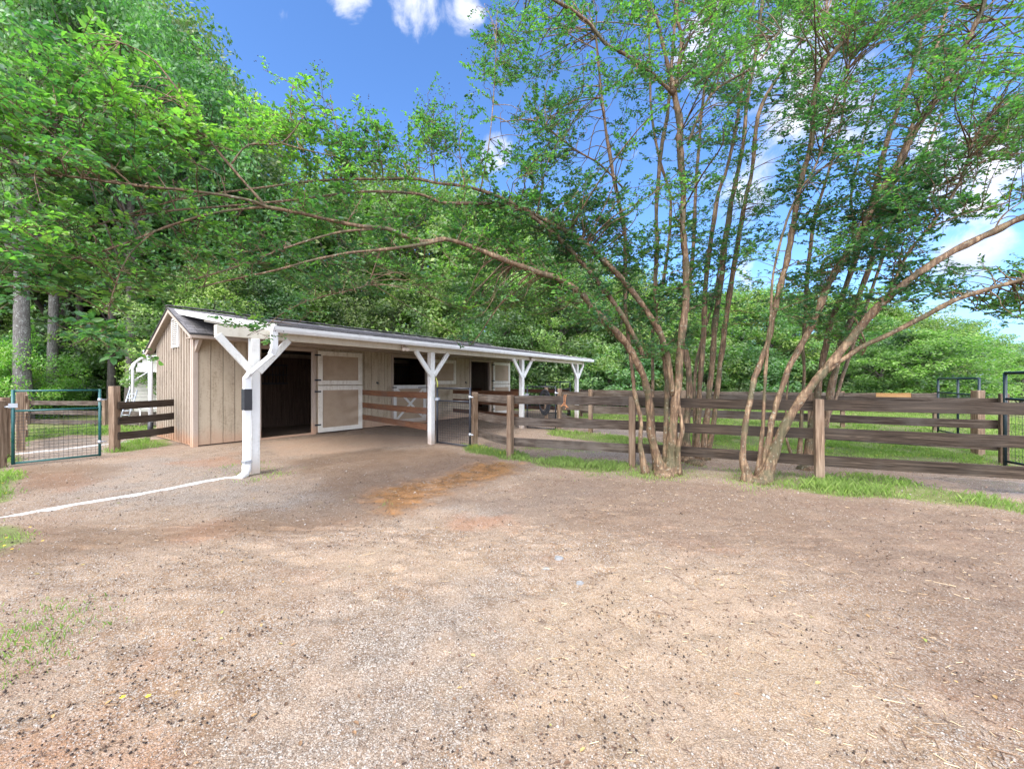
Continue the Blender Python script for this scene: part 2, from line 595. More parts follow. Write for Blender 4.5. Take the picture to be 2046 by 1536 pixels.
GRASS_STRONG = [
    [(925, 889), (960, 893), (1020, 905), (1100, 915), (1180, 921), (1255, 926), (1262, 944), (1200, 944), (1100, 934), (1015, 918), (940, 904)],
    [(1690, 945), (1790, 958), (1900, 980), (2046, 1002), (2300, 1040), (2300, 1075), (2046, 1026), (1900, 1005), (1760, 992), (1640, 985), (1560, 975), (1640, 950)],
    [(1095, 858), (1180, 864), (1300, 878), (1330, 886), (1330, 898), (1250, 890), (1160, 878), (1100, 868)],
    [(1370, 866), (2046, 872), (2500, 880), (2500, 935), (2046, 928), (1900, 925), (1750, 922), (1640, 912), (1500, 905), (1400, 900), (1345, 893)],
    [(1120, 820), (1300, 819), (1600, 818), (2046, 818), (2600, 818), (2600, 880), (2046, 872), (1700, 870), (1400, 866), (1300, 850), (1220, 842), (1150, 838)],
    [(-500, 860), (-80, 900), (0, 905), (14, 920), (22, 950), (16, 1000), (-60, 1030), (-500, 1060)],
    [(-200, 1045), (0, 1040), (45, 1052), (40, 1085), (0, 1105), (-200, 1110)],
    [(36, 845), (300, 838), (310, 868), (240, 870), (150, 868), (60, 880), (36, 900)],
    [(212, 893), (290, 878), (345, 876), (350, 888), (300, 896), (220, 906)],
]
GRASS_WEAK = [
    [(1255, 926), (1640, 948), (1640, 985), (1500, 975), (1400, 960), (1280, 958), (1150, 950), (1200, 940)],
    [(-200, 1180), (0, 1185), (70, 1220), (60, 1290), (0, 1340), (-200, 1360)],
    [(470, 935), (545, 925), (560, 945), (500, 958), (440, 950)],
    [(600, 1005), (720, 985), (740, 1000), (640, 1022)],
    [(1960, 880), (2046, 890), (2300, 960), (2046, 940), (1940, 925)],
    [(1040, 884), (1180, 890), (1230, 900), (1120, 905), (1000, 900)],
]


def far_grass(X, Y):
    return np.clip((Y + (fbm(X * 0.3, Y * 0.3, 9) - 0.5) * 4 - 14.2 * S + np.clip(-X, 0, 14) * 0.45) / 1.5, 0, 1)


def grass_mask(X, Y):
    a = mask(X, Y, GRASS_STRONG, 0.22, 0.20, 3, 2.2)
    b = mask(X, Y, GRASS_WEAK, 0.6, 0.35, 5, 2.0) * 0.55
    return np.clip(np.maximum(np.maximum(a, b), far_grass(X, Y)), 0, 1)


def ground_z(x, y):
    z = (fbm(x * 1.1, y * 1.1, 21) - 0.5) * 0.035 + (fbm(x * 5, y * 5, 22) - 0.5) * 0.014 - 0.004
    hoof = np.clip(fbm(x * 7.0, y * 7.0, 25, 2) - 0.60, 0, 0.3) * 0.10      # scuffed hollows
    clod = np.clip(fbm(x * 12.0, y * 12.0, 26, 3) - 0.52, 0, 0.4) * 0.055
    near = np.clip(1.3 - np.hypot(x, y) / 11.0, 0, 1)
    return z + (clod - hoof) * near


def build_ground():
    def axis(lo, hi, n, k, c=0.0):
        t = np.linspace(-1, 1, n)
        s = np.sinh(k * t) / np.sinh(k)
        return np.where(s < 0, c + s * (c - lo), c + s * (hi - c))
    xs = axis(-420, 420, 460, 6.5)
    ys = axis(-60, 620, 520, 6.5, 4.0)
    X, Y = np.meshgrid(xs, ys)
    Z = ground_z(X, Y)
    Z *= np.clip(1.2 - np.hypot(X, Y) / 60, 0, 1)
    nx, ny = len(xs), len(ys)
    V = np.stack([X, Y, Z], -1).reshape(-1, 3)
    i = np.arange(nx * ny).reshape(ny, nx)
    Fc = np.stack([i[:-1, :-1], i[:-1, 1:], i[1:, 1:], i[1:, :-1]], -1).reshape(-1, 4)
    X, Y = X.ravel(), Y.ravel()
    near = (np.abs(X) < 40) & (Y > -5) & (Y < 60)

    def mk(polys, soft, wob, seed, sc):
        out = np.zeros(X.shape)
        out[near] = mask(X[near], Y[near], polys, soft, wob, seed, sc)
        return out
    grass = np.ones(X.shape)
    grass[near] = grass_mask(X[near], Y[near])
    grass[(Y <= -5)] = 0.0
    sand = mk([[(528, 884), (640, 872), (760, 866), (850, 872), (862, 884), (760, 893), (660, 905), (560, 912)]], 0.35, 0.2, 31, 1.2)
    pale = mk([[(1050, 1200), (1250, 1110), (1500, 1150), (1650, 1240), (1750, 1400), (1900, 1536), (1000, 1536), (1000, 1350)],
               [(640, 1120), (760, 1090), (820, 1110), (740, 1160)], [(860, 1120), (930, 1110), (920, 1135)]], 0.9, 0.5, 33, 1.6)
    mulch_shade = mk([[(1100, 955), (1300, 948), (1500, 975), (1800, 1000), (2100, 1040), (2300, 1500), (1850, 1400), (1720, 1200), (1500, 1100), (1250, 1080), (1000, 1060), (900, 1000)]], 0.9, 0.5, 35, 1.2)  # reddish mulch, with the crape myrtles' soft shade painted into it
    damp = mk([[(560, 915), (760, 895), (930, 900), (1040, 935), (940, 985), (800, 1030), (560, 1075), (300, 1095), (60, 1130), (-100, 1130), (0, 1060), (330, 1050), (600, 1010), (640, 960), (540, 940)],
               [(30, 935), (200, 930), (230, 950), (90, 985), (0, 1000)]], 0.6, 0.5, 37, 1.4)
    puddle = mk([[(760, 985), (830, 958), (960, 928), (1040, 926), (1030, 948), (930, 972), (850, 996), (790, 1028), (750, 1024)]], 0.65, 0.35, 39, 2.5)
    wetg = mk([[(1850, 952), (2000, 958), (2400, 990), (2400, 1010), (2046, 992), (1960, 982)]], 0.5, 0.3, 43, 2.0)
    gravel = mk([[(120, 960), (250, 925), (330, 915), (480, 925), (600, 985), (820, 1010), (620, 1040), (480, 1020), (250, 1010), (150, 1000)],
                 [(60, 885), (230, 872), (300, 880), (230, 905), (60, 918)],
                 [(700, 1180), (1000, 1150), (1050, 1300), (950, 1536), (500, 1536), (560, 1300)],
                 [(1190, 850), (1290, 850), (1300, 872), (1200, 868)], [(900, 1010), (1250, 960), (1180, 1010), (980, 1060)],
                 [(1120, 895), (1300, 900), (1280, 918), (1140, 912)]], 0.8, 0.5, 41, 1.4)
    rust = mk([[(60, 948), (180, 935), (190, 965), (120, 985)], [(350, 1055), (430, 1040), (440, 1065), (370, 1078)],
               [(910, 1040), (1010, 1030), (1020, 1048), (920, 1055)], [(250, 1310), (420, 1240), (380, 1340), (280, 1400)],
               [(60, 1490), (160, 1460), (300, 1536), (60, 1536)], [(350, 925), (470, 905), (500, 920), (420, 940)]], 0.4, 0.35, 45, 2.0)

    m, t = new_mat('yard_earth')
    at = lambda n: t.n('ShaderNodeAttribute', attribute_name=n).outputs['Fac']
    pos = t.n('ShaderNodeNewGeometry').outputs['Position']
    big = t.noise(pos, 0.9, 6.0, 0.62)
    mid = t.noise(pos, 4.5, 7.0, 0.72)
    fine = t.noise(pos, 60.0, 4.0, 0.75)
    vo = t.n('ShaderNodeTexVoronoi', {'Vector': pos, 'Scale': 150.0, 'Randomness': 1.0})
    vcol = t.n('ShaderNodeSeparateColor', {0: vo.outputs['Color']}).outputs[0]
    vo2 = t.n('ShaderNodeTexVoronoi', {'Vector': pos, 'Scale': 62.0, 'Randomness': 1.0})
    vcol2 = t.n('ShaderNodeSeparateColor', {0: vo2.outputs['Color']}).outputs[1]
    dirt = t.ramp(t.math('ADD', t.math('MULTIPLY', mid, 0.55), t.math('MULTIPLY', fine, 0.45)),
                  [(0.36, (0.115, 0.066, 0.036)), (0.47, (0.215, 0.140, 0.086)), (0.58, (0.33, 0.240, 0.160))])
    grv = t.ramp(t.math('ADD', t.math('MULTIPLY', vcol, 0.45), t.math('MULTIPLY', fine, 0.55)),
                 [(0.30, (0.105, 0.088, 0.074)), (0.5, (0.25, 0.225, 0.200)), (0.72, (0.45, 0.425, 0.40))])

    def brk(a, amt=0.55):
        """break a soft mask up with the mid noise"""
        return t.rng(t.math('ADD', a, t.math('MULTIPLY', t.math('SUBTRACT', mid, 0.5), amt * 2)), 0.05, 0.95)
    col = dirt
    stones = t.rng(t.math('ADD', vcol, t.math('MULTIPLY', t.math('SUBTRACT', big, 0.5), 0.8)), 0.62, 0.76, 0.0, 0.75)
    col = t.mix(stones, col, grv)
    stones2 = t.rng(t.math('ADD', vcol2, t.math('MULTIPLY', t.math('SUBTRACT', mid, 0.5), 0.5)), 0.86, 0.92, 0.0, 0.6)
    col = t.mix(stones2, col, grv)
    col = t.mix(t.rng(big, 0.50, 0.70, 0.0, 0.45), col, (0.29, 0.165, 0.105))
    gm = t.math('MULTIPLY', brk(at('gravel'), 0.9), 0.62)
    col = t.mix(gm, col, grv)
    col = t.mix(t.math('MULTIPLY', brk(at('pale'), 0.9), 0.5), col, t.mix(fine, (0.31, 0.225, 0.150), (0.52, 0.415, 0.30)))
    col = t.mix(t.math('MULTIPLY', brk(at('mulch_shade'), 0.9), 0.6), col, t.mix(t.rng(fine, 0.35, 0.65), (0.070, 0.040, 0.027), (0.20, 0.132, 0.095)))
    col = t.mix(t.math('MULTIPLY', brk(at('sand'), 0.5), 0.7), col, t.mix(fine, (0.34, 0.225, 0.155), (0.45, 0.33, 0.24)))
    col = t.mix(t.math('MULTIPLY', brk(at('rust'), 1.0), 0.5), col, (0.34, 0.165, 0.09))
    dm = t.math('MULTIPLY', brk(at('damp'), 0.8), 0.6)
    col = t.mix(dm, col, t.mix(fine, (0.085, 0.045, 0.020), (0.21, 0.122, 0.064)))
    pm = brk(at('puddle'), 0.6)
    col = t.mix(t.math('MULTIPLY', pm, 0.72), col, t.mix(t.rng(mid, 0.35, 0.65), (0.16, 0.075, 0.022), (0.44, 0.215, 0.075)))
    wm = t.math('MULTIPLY', brk(at('wetg'), 0.5), 1.0)
    col = t.mix(t.math('MULTIPLY', wm, 0.5), col, (0.25, 0.22, 0.20))
    gr = at('grass')
    gc = t.ramp(t.math('ADD', t.math('MULTIPLY', mid, 0.5), t.math('MULTIPLY', fine, 0.5)),
                [(0.32, (0.085, 0.105, 0.030)), (0.5, (0.15, 0.195, 0.048)), (0.68, (0.22, 0.27, 0.085))])
    gsel = t.rng(t.math('ADD', gr, t.math('MULTIPLY', t.math('SUBTRACT', mid, 0.5), 0.9)), 0.35, 0.85)
    col = t.mix(gsel, col, gc)
    # trodden paler skin of dry silt over the stones, in ragged drifts
    dr = t.noise(pos, 1.9, 9.0, 0.68, 0.4)
    dry = t.math('MULTIPLY', t.rng(dr, 0.47, 0.60, 0.0, 0.55), t.math('SUBTRACT', 1.0, t.math('MAXIMUM', t.math('MAXIMUM', dm, pm), gsel), clamp=True))
    dry = t.math('MULTIPLY', dry, t.rng(at('mulch_shade'), 0.2, 0.9, 1.0, 0.35))
    col = t.mix(dry, col, t.mix(t.rng(fine, 0.3, 0.7), (0.26, 0.185, 0.13), (0.42, 0.335, 0.26)))
    # crumbs and specks of several sizes
    cr = t.noise(pos, 26.0, 5.0, 0.8)
    col = t.mix(t.rng(cr, 0.57, 0.68, 0.0, 0.55), col, (0.085, 0.055, 0.036))
    col = t.mix(t.rng(cr, 0.44, 0.33, 0.0, 0.35), col, (0.46, 0.37, 0.285))
    edge = t.rng(vo.outputs['Distance'], 0.42, 0.66, 0.0, 0.35)
    col = t.mix(edge, col, (0.075, 0.048, 0.032))
    sp = t.noise(pos, 210.0, 2.0, 0.6)
    col = t.mix(t.rng(sp, 0.60, 0.66, 0.0, 0.7), col, (0.050, 0.034, 0.027))
    col = t.mix(t.rng(sp, 0.36, 0.30, 0.0, 0.65), col, (0.50, 0.45, 0.41))
    st = t.n('ShaderNodeMapping', {'Vector': pos, 'Rotation': (0, 0, 0.5), 'Scale': (22, 120, 1)}).outputs[0]
    nd = t.noise(st, 1.0, 3.0, 0.7, 1.0)
    col = t.mix(t.rng(nd, 0.60, 0.68, 0.0, 0.45), col, (0.095, 0.055, 0.040))
    h = t.math('ADD', t.math('MULTIPLY', fine, 0.8), t.math('MULTIPLY', vo.outputs['Distance'], -0.35))
    h = t.math('ADD', h, t.math('MULTIPLY', mid, 1.6))
    h = t.math('MULTIPLY', h, t.rng(pm, 0.0, 1.0, 1.0, 0.12))
    rough = t.math('MINIMUM', t.rng(pm, 0.0, 1.0, 0.92, 0.42), t.rng(wm, 0.0, 1.0, 0.92, 0.12))
    rough = t.math('SUBTRACT', rough, t.math('MULTIPLY', dm, 0.35), clamp=True)
    col = t.mix(1.0, col, (0.92, 0.875, 0.80), 'MULTIPLY')
    finish(t, col, rough, h, 0.8, 0.012, spec=0.3)
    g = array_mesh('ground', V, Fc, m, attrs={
        'grass': ('POINT', grass), 'sand': ('POINT', sand), 'pale': ('POINT', pale), 'mulch_shade': ('POINT', mulch_shade), 'damp': ('POINT', damp),
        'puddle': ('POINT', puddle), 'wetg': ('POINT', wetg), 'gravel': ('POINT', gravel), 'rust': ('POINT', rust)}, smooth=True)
    g['kind'] = 'structure'
    g['label'] = 'brown gravelly earth yard running into lawn'


build_ground()


# ---------------------------------------------------------------- barn
BARN_END = 8.38
WV = 2.695        # front wall
BV = 4.70         # back wall
RV, RZ = 3.54, 2.224


def roof_z(v):     # main gable roof
    return RZ - (RV - v) * 0.448 if v < RV else RZ - (v - RV) * 0.470


def canopy_z(v):
    return 1.625 + (v + 0.15) * 0.1535


barn = thing('horse_barn', 'long low taupe horse barn with white posted shed roof and open stall doors', 'barn', B(4.3, WV, 0))


def hb(mb, u0, u1, v0, v1, z0, z1):
    return mb.box(B(u0, v0, z0), U_ * ((u1 - u0) * S), V_ * ((v1 - v0) * S), Z_ * ((z1 - z0) * S))


def front_boards(mb, u0, u1, z0, z1, w=0.168, v=WV):
    """vertical boards with a shadow gap and a thin batten edge"""
    n = max(1, round((u1 - u0) / w))
    st = (u1 - u0) / n
    for i in range(n):
        a = u0 + i * st
        hb(mb, a + 0.0045, a + st - 0.0045, v, v + 0.02, z0, z1 + random.uniform(-0.002, 0.0))
    hb(mb, u0, u1, v + 0.0205, v + 0.035, z0, z1)


def build_barn():
    top = 1.715
    # front wall pieces round three openings
    mb = MB()
    for (a, b, z0, z1) in [(0.255, 1.08, 0.02, top), (2.11, 3.84, 0.02, top), (4.96, 6.48, 0.02, top), (7.43, BARN_END - 0.05, 0.02, top),
                           (1.08, 2.11, 1.60, top), (3.84, 4.96, 1.60, top), (6.48, 7.43, 1.60, top)]:
        front_boards(mb, a, b, z0, z1)
    mb.build('front_wall', M['siding_in'], barn)
    # gable side wall: boards and battens cut to the roof slope
    mb = MB()
    n = 15
    v0, v1 = WV + 0.035, BV
    st = (v1 - v0) / n
    for i in range(n):
        a, b = v0 + i * st, v0 + (i + 1) * st
        za, zb = roof_z(a) - 0.055, roof_z(b) - 0.055
        for (x0, x1, d0, d1, aa, bb) in [(0, 0, 0.0, 0.014, a, b), (0, 0, -0.026, 0.0, a - 0.016, a + 0.016)]:
            if aa < v0:
                continue
            zA, zB = roof_z(aa) - 0.06, roof_z(bb) - 0.06
            zb0 = 0.01 if d0 == 0.0 else 0.03 + random.uniform(-0.01, 0.01)
            q = [B(0.201 + d0, aa, zb0), B(0.201 + d0, bb, zb0), B(0.201 + d0, bb, zB), B(0.201 + d0, aa, zA)]
            r = [B(0.201 + d1 + 0.002, aa, zb0), B(0.201 + d1 + 0.002, bb, zb0), B(0.201 + d1 + 0.002, bb, zB), B(0.201 + d1 + 0.002, aa, zA)]
            ro = random.uniform(0, 40)
            mb.face(q[::-1], [(p[2], ro + k * 0.05) for k, p in enumerate(q[::-1])])
            mb.face(r, [(p[2], ro) for p in r])
            for k in range(4):
                k2 = (k + 1) % 4
                mb.face([q[k], q[k2], r[k2], r[k]], [(q[k][2], 0), (q[k2][2], 0), (r[k2][2], 0.02), (r[k][2], 0.02)])
    mb.build('side_wall', M['siding'], barn)
    mb = MB()
    for u in (BARN_END - 0.03,):
        pts = [B(u, WV + 0.04, 0.0), B(u, BV - 0.001, 0.0), B(u, BV - 0.001, roof_z(BV) - 0.06), B(u, RV, RZ - 0.06), B(u, WV + 0.04, roof_z(WV) - 0.06)]
        pts2 = [p + U_ * 0.03 for p in pts]
        mb.face(pts[::-1])
        mb.face(pts2)
        for k in range(5):
            mb.face([pts[k], pts[(k + 1) % 5], pts2[(k + 1) % 5], pts2[k]])
    mb.build('far_side_wall', M['siding'], barn)
    mb = MB()
    hb(mb, 0.23, BARN_END - 0.03, BV, BV + 0.03, 0.0, roof_z(BV) - 0.04)
    mb.build('back_wall', M['siding'], barn)
    # trim: corner boards, door casings, eave fascia, skirting
    mb = MB()
    hb(mb, 0.186, 0.255, WV - 0.016, WV + 0.034, 0.0, top)
    mb.build('corner_board', M['trim'], barn, 0.004)
    mb = MB()
    hb(mb, 0.1795, 0.1998, WV + 0.0345, WV + 0.095, 0.0, 1.77)
    mb.build('corner_board', M['trim'], barn, 0.004)
    mb = MB()
    hb(mb, BARN_END - 0.05, BARN_END + 0.01, WV - 0.016, WV + 0.034, 0.0, top)
    mb.build('corner_board', M['trim'], barn, 0.004)
    for (a, b, z1) in [(1.14, 2.04, 1.575), (3.90, 4.895, 1.565), (6.54, 7.365, 1.58)]:
        mb = MB()
        hb(mb, a - 0.06, a, WV - 0.018, WV + 0.06, 0.0, z1)
        hb(mb, b, b + 0.06, WV - 0.018, WV + 0.06, 0.0, z1)
        hb(mb, a - 0.06, b + 0.06, WV - 0.0195, WV + 0.06, z1 + 0.0005, z1 + 0.065)
        hb(mb, a, b, WV - 0.01, WV + 0.06, -0.02, 0.03)
        mb.build('door_casing', M['trim'], barn, 0.004)
    mb = MB()
    hb(mb, 0.10, BARN_END + 0.1, 2.425, 2.445, 1.655, 1.735)      # eave fascia
    hb(mb, 0.10, BARN_END + 0.1, 2.446, WV - 0.02, 1.652, 1.666)  # soffit
    mb.build('eave_fascia', M['trim'], barn, 0.003)
    # rake boards and soffit at the gable
    mb = MB()
    for (va, vb) in ((2.43, RV), (RV, 4.93)):
        za, zb = roof_z(va), roof_z(vb)
        for (u0, u1, d0, d1) in ((0.088, 0.108, -0.085, -0.006), (0.109, 0.198, -0.055, -0.040)):
            q = [B(u0, va, za + d0), B(u0, vb, zb + d0), B(u0, vb, zb + d1), B(u0, va, za + d1)]
            r = [B(u1, va, za + d0), B(u1, vb, zb + d0), B(u1, vb, zb + d1), B(u1, va, za + d1)]
            mb.face(q[::-1], [(k * 0.3, 0) for k in range(4)])
            mb.face(r)
            for k in range(4):
                mb.face([q[k], q[(k + 1) % 4], r[(k + 1) % 4], r[k]])
    mb.build('rake_board', M['trim'], barn)
    mb = MB()
    c = B(0.235, 2.45, 1.652)
    d = V_ * (0.22 * S)
    for (a, b, cc) in [(B(0.21, 2.47, 1.65), B(0.21, WV - 0.017, 1.65), B(0.21, WV - 0.017, 1.46))]:
        a2, b2, c2 = a + U_ * 0.06, b + U_ * 0.06, cc + U_ * 0.06
        mb.face([a, b, cc]); mb.face([c2, b2, a2]); mb.face([a, cc, c2, a2]); mb.face([a, a2, b2, b]); mb.face([b, b2, c2, cc])
    mb.build('eave_bracket', M['trim'], barn)

    # main roof: overlapping shingle courses
    def shingles(zf, va, vb, u0, u1, name, lift=0.0, ragged=False):
        mb = MB()
        n = max(2, int(abs(vb - va) * S / 0.145))
        for i in range(n):
            a = va + (vb - va) * i / n
            b = va + (vb - va) * (i + 1.25) / n
            b = min(b, vb) if vb > va else max(b, vb)
            za, zb = zf(a) + 0.012 + lift, zf(b) + 0.006 + lift
            q = [B(u0, a, za), B(u1, a, za), B(u1, b, zb), B(u0, b, zb)]
            row = i * 0.16 + 0.02
            uo = random.uniform(0, 5)
            L = (u1 - u0) * S
            uvs = [(uo, row), (uo + L, row), (uo + L, row + 0.12), (uo, row + 0.12)]
            if vb < va:
                q, uvs = q[::-1], uvs[::-1]
            mb.face(q, uvs)
            lo = Vector((0, 0, -0.011 * S))
            e = [B(u0, a, za) + lo, B(u1, a, za) + lo, B(u1, a, za), B(u0, a, za)]
            mb.face(e, [(uo, row), (uo + L, row), (uo + L, row + .01), (uo, row + .01)])
        # underlay deck
        za, zb = zf(va), zf(vb)
        t_ = -0.03
        q = [B(u0, va, za + lift), B(u1, va, za + lift), B(u1, vb, zb + lift), B(u0, vb, zb + lift)]
        r = [p + Vector((0, 0, t_)) for p in q]
        mb.face(q, [(0, 0)] * 4)
        mb.face(r[::-1])
        for k in range(4):
            mb.face([r[k], r[(k + 1) % 4], q[(k + 1) % 4], q[k]])
        mb.build(name, M['shingle'], barn)
    shingles(roof_z, 2.42, RV, 0.075, BARN_END + 0.1, 'roof')
    shingles(roof_z, 4.95, RV, 0.075, BARN_END + 0.1, 'back_roof_slope')
    shingles(canopy_z, -0.19, RV - 0.06, 0.17, BARN_END - 0.02, 'shed_roof', 0.0)
    mb = MB()
    for i in range(60):   # ridge caps
        a = 0.07 + i * (BARN_END + 0.05) / 60
        z = RZ + 0.02 + random.uniform(0, 0.006)
        hb(mb, a, a + 0.15, RV - 0.06, RV + 0.06, z, z + 0.012)
    mb.build('ridge_cap', M['shingle'], barn)
    # white rake fascia of the shed roof
    va, vb = -0.15, RV - 0.1
    for (u0, u1) in ((0.150, 0.169), (BARN_END - 0.0195, BARN_END)):
        mb = MB()
        q = [B(u0, va, canopy_z(va) - 0.09), B(u0, vb, canopy_z(vb) - 0.055), B(u0, vb, canopy_z(vb) + 0.016), B(u0, va, canopy_z(va) + 0.016)]
        r = [p + U_ * ((u1 - u0) * S) for p in q]
        mb.face(q[::-1]); mb.face(r)
        for k in range(4):
            mb.face([q[k], q[(k + 1) % 4], r[(k + 1) % 4], r[k]])
        mb.build('shed_roof_fascia', M['white'], barn)
    # rafters and ceiling boards below the shed roof
    mb = MB()
    k = 0.25
    while k < BARN_END:
        va, vb = -0.05, 2.42
        d0 = -0.11
        q = [B(k, va, canopy_z(va) + d0), B(k, vb, canopy_z(vb) + d0), B(k, vb, canopy_z(vb) - 0.024), B(k, va, canopy_z(va) - 0.024)]
        r = [p + U_ * 0.04 for p in q]
        mb.face(q[::-1]); mb.face(r)
        for j in range(4):
            mb.face([q[j], q[(j + 1) % 4], r[(j + 1) % 4], r[j]])
        k += 0.43
    mb.build('rafter', M['cream'], barn)

    # header beam, posts and knee braces
    mb = MB()
    hb(mb, -0.36, 8.12, -0.035, -0.003, 1.475, 1.585)
    hb(mb, -0.36, 8.12, 0.003, 0.035, 1.475, 1.585)
    mb.build('header_beam', M['cream'], barn, 0.003)  # white beam; the cream tone holds its shade
    mb = MB()
    hb(mb, 0.17, BARN_END - 0.02, -0.15, -0.132, 1.545, 1.60)
    hb(mb, 0.17, BARN_END - 0.02, -0.131, -0.036, 1.553, 1.563)
    mb.build('fascia_board', M['white'], barn, 0.003)
    for i in range(4):
        u = 2.584 * i
        mb = MB()
        w = 0.043
        hb(mb, u - w, u + w, -w, w, -0.02, 1.474)
        po = mb.build('post', M['white'], barn, 0.006)
        for s_ in (-1, 1):
            mb = MB()
            a = B(u + s_ * 0.34, -0.004, 1.472)
            b = B(u + s_ * 0.05, -0.004, 1.13)
            d = (b - a)
            dn = d.normalized()
            up = V_.cross(dn).normalized()
            mb.box(a - V_ * 0.062 - up * 0.05 - dn * 0.02, d + dn * 0.06, V_ * 0.052, up * 0.10)
            mb.build('knee_brace', M['white'], barn, 0.004)
    # gutter along the shed roof (open trough profile) with hanging brackets
    mb = MB()
    prof = [(-0.152, 1.612), (-0.152, 1.545), (-0.205, 1.545), (-0.218, 1.575), (-0.222, 1.612), (-0.214, 1.612), (-0.208, 1.58), (-0.198, 1.553), (-0.158, 1.553), (-0.158, 1.612)]
    u0, u1 = 0.10, BARN_END + 0.01
    q = [B(u0, v, z) for v, z in prof]
    r = [B(u1, v, z) for v, z in prof]
    for k in range(len(prof)):
        k2 = (k + 1) % len(prof)
        mb.face([q[k], r[k], r[k2], q[k2]])
    mb.face([B(u0, v, z) for v, z in prof[:5]][::-1])
    mb.face([B(u1, v, z) for v, z in prof[:5]])
    gt = mb.build('gutter', M['gutter'], barn)
    # downspout at the front corner: drop, kick back, long fall
    mb = MB()
    pts = [B(0.125, -0.185, 1.55), B(0.125, -0.185, 1.36), B(0.105, -0.175, 1.30), B(-0.075, -0.10, 1.10), B(-0.098, -0.075, 1.05), B(-0.098, -0.068, 0.07)]
    for i in range(len(pts) - 1):
        a, b = pts[i], pts[i + 1]
        d = (b - a).normalized()
        side = U_ if abs(d.z) > 0.9 else (d.cross(Z_)).normalized()
        o2 = side.cross(d).normalized()
        side = o2.cross(d).normalized()
        w1, w2 = 0.062, 0.10
        ww = (w2, w1)
        mb.box(a - d * 0.012 - side * ww[0] / 2 - o2 * ww[1] / 2, (b - a) + d * 0.024, side * ww[0], o2 * ww[1])
    ds = mb.build('downspout', M['gutter'], barn, 0.008)
    for (z0, z1, nm, mt) in ((0.70, 0.925, 'wrap', 'black_rubber'), (0.135, 0.165, 'band', 'galv')):
        mb = MB()
        c = B(-0.098, -0.070, (z0 + z1) / 2)
        mb.cbox(c, U_ * 0.110, V_ * 0.110, Z_ * ((z1 - z0) * S))
        mb.build(nm, M[mt], ds, 0.004)
    mb = MB()
    e = [B(-0.098, -0.068, 0.12), B(-0.10, -0.070, 0.06), B(-0.12, -0.085, 0.02), B(-0.19, -0.13, 0.006)]
    mb.tube(e, [0.062, 0.062, 0.055, 0.045], 12)
    mb.build('elbow', M['pvc'], ds)
    # back downspout
    mb = MB()
    pts = [B(0.14, 5.0, 1.545), B(0.14, 4.93, 1.44), B(0.135, 4.80, 1.36), B(0.135, 4.78, 0.25)]
    mb.tube([B(0.07, 4.98, 1.55), B(1.5, 4.98, 1.55)], 0.055, 8)
    mb.tube(pts, 0.050, 10)
    d2 = mb.build('downspout', M['gutter'], barn)
    mb = MB()
    mb.tube([B(0.135, 4.78, 0.27), B(0.13, 4.79, 0.12), B(0.11, 4.84, 0.0)], 0.058, 10)
    mb.build('drain_boot', M['black_rubber'], d2)
    # gable vent
    mb = MB()
    for (a, b, z0, z1) in ((3.34, 3.365, 1.57, 2.06), (3.655, 3.68, 1.57, 2.06), (3.365, 3.655, 1.57, 1.60), (3.365, 3.655, 2.03, 2.06)):
        hb(mb, 0.165, 0.19, a, b, z0, z1)
    vt = mb.build('gable_vent', M['white'], barn)
    mb = MB()
    for i in range(13):
        z = 1.605 + i * 0.0325
        o = B(0.172, 3.365, z)
        mb.box(o, V_ * (0.29 * S), U_ * 0.022 + Z_ * 0.026, Z_ * 0.006)
    mb.build('louvre', M['white'], vt)

    # stall doors
    def leaf(u0, u1, z0, z1, v, cross=False, white='doorframe'):
        nonlocal_parts = []
        t = 0.028
        mb = MB()
        hb(mb, u0, u1, v + 0.008, v + t, z0, z1)
        d = mb.build('stall_door', M['panel'], barn)
        # panel grooves need the across coordinate
        me = d.data
        uvs = me.uv_layers[0].data
        for l in me.loops:
            co = me.vertices[l.vertex_index].co
            uvs[l.index].uv = (co.dot(U_), co.z)
        mb = MB()
        w = 0.085
        hb(mb, u0, u0 + w, v - 0.006, v + 0.0078, z0, z1)
        hb(mb, u1 - w, u1, v - 0.006, v + 0.0078, z0, z1)
        hb(mb, u0 + w, u1 - w, v - 0.0055, v + 0.0078, z1 - w, z1)
        hb(mb, u0 + w, u1 - w, v - 0.0055, v + 0.0078, z0, z0 + w)
        if cross:
            a, b = u0 + w, u1 - w
            for k, (p, q) in enumerate(((B(a, v - 0.001, z0 + w), B(b, v - 0.001, z1 - w)), (B(a, v - 0.003, z1 - w), B(b, v - 0.003, z0 + w)))):
                dd = (q - p)
                up = V_.cross(dd.normalized())
                mb.box(p - up * 0.04 - V_ * (0.004 * k), dd, up * 0.08, V_ * 0.008)
        mb.build('door_frame', M[white], d, 0.002)
        return d
    v = WV - 0.045
    for (a, b) in ((2.128, 3.073), (7.50, 8.35)):
        up_ = leaf(a, b, 0.945, 1.598, v)
        lo_ = leaf(a, b, 0.025, 0.925, v)
        for dd, zz in ((up_, 1.5), (up_, 1.02), (lo_, 0.80), (lo_, 0.16)):
            mb = MB()
            hb(mb, a - 0.075, a + 0.05, v - 0.012, v - 0.0065, zz, zz + 0.03)
            mb.build('hinge', M['black_metal'], dd)
    up2 = leaf(4.98, 5.90, 0.945, 1.575, v)
    lo2 = leaf(3.905, 4.885, 0.04, 0.925, WV - 0.0, True, 'white')
    mb = MB()
    hb(mb, 4.62, 4.93, WV - 0.024, WV - 0.012, 0.855, 0.875)
    mb.build('hinge', M['black_metal'], lo2)
    mb = MB()
    hb(mb, 3.86, 3.98, WV - 0.024, WV - 0.012, 0.86, 0.885)
    mb.build('latch', M['black_metal'], lo2)
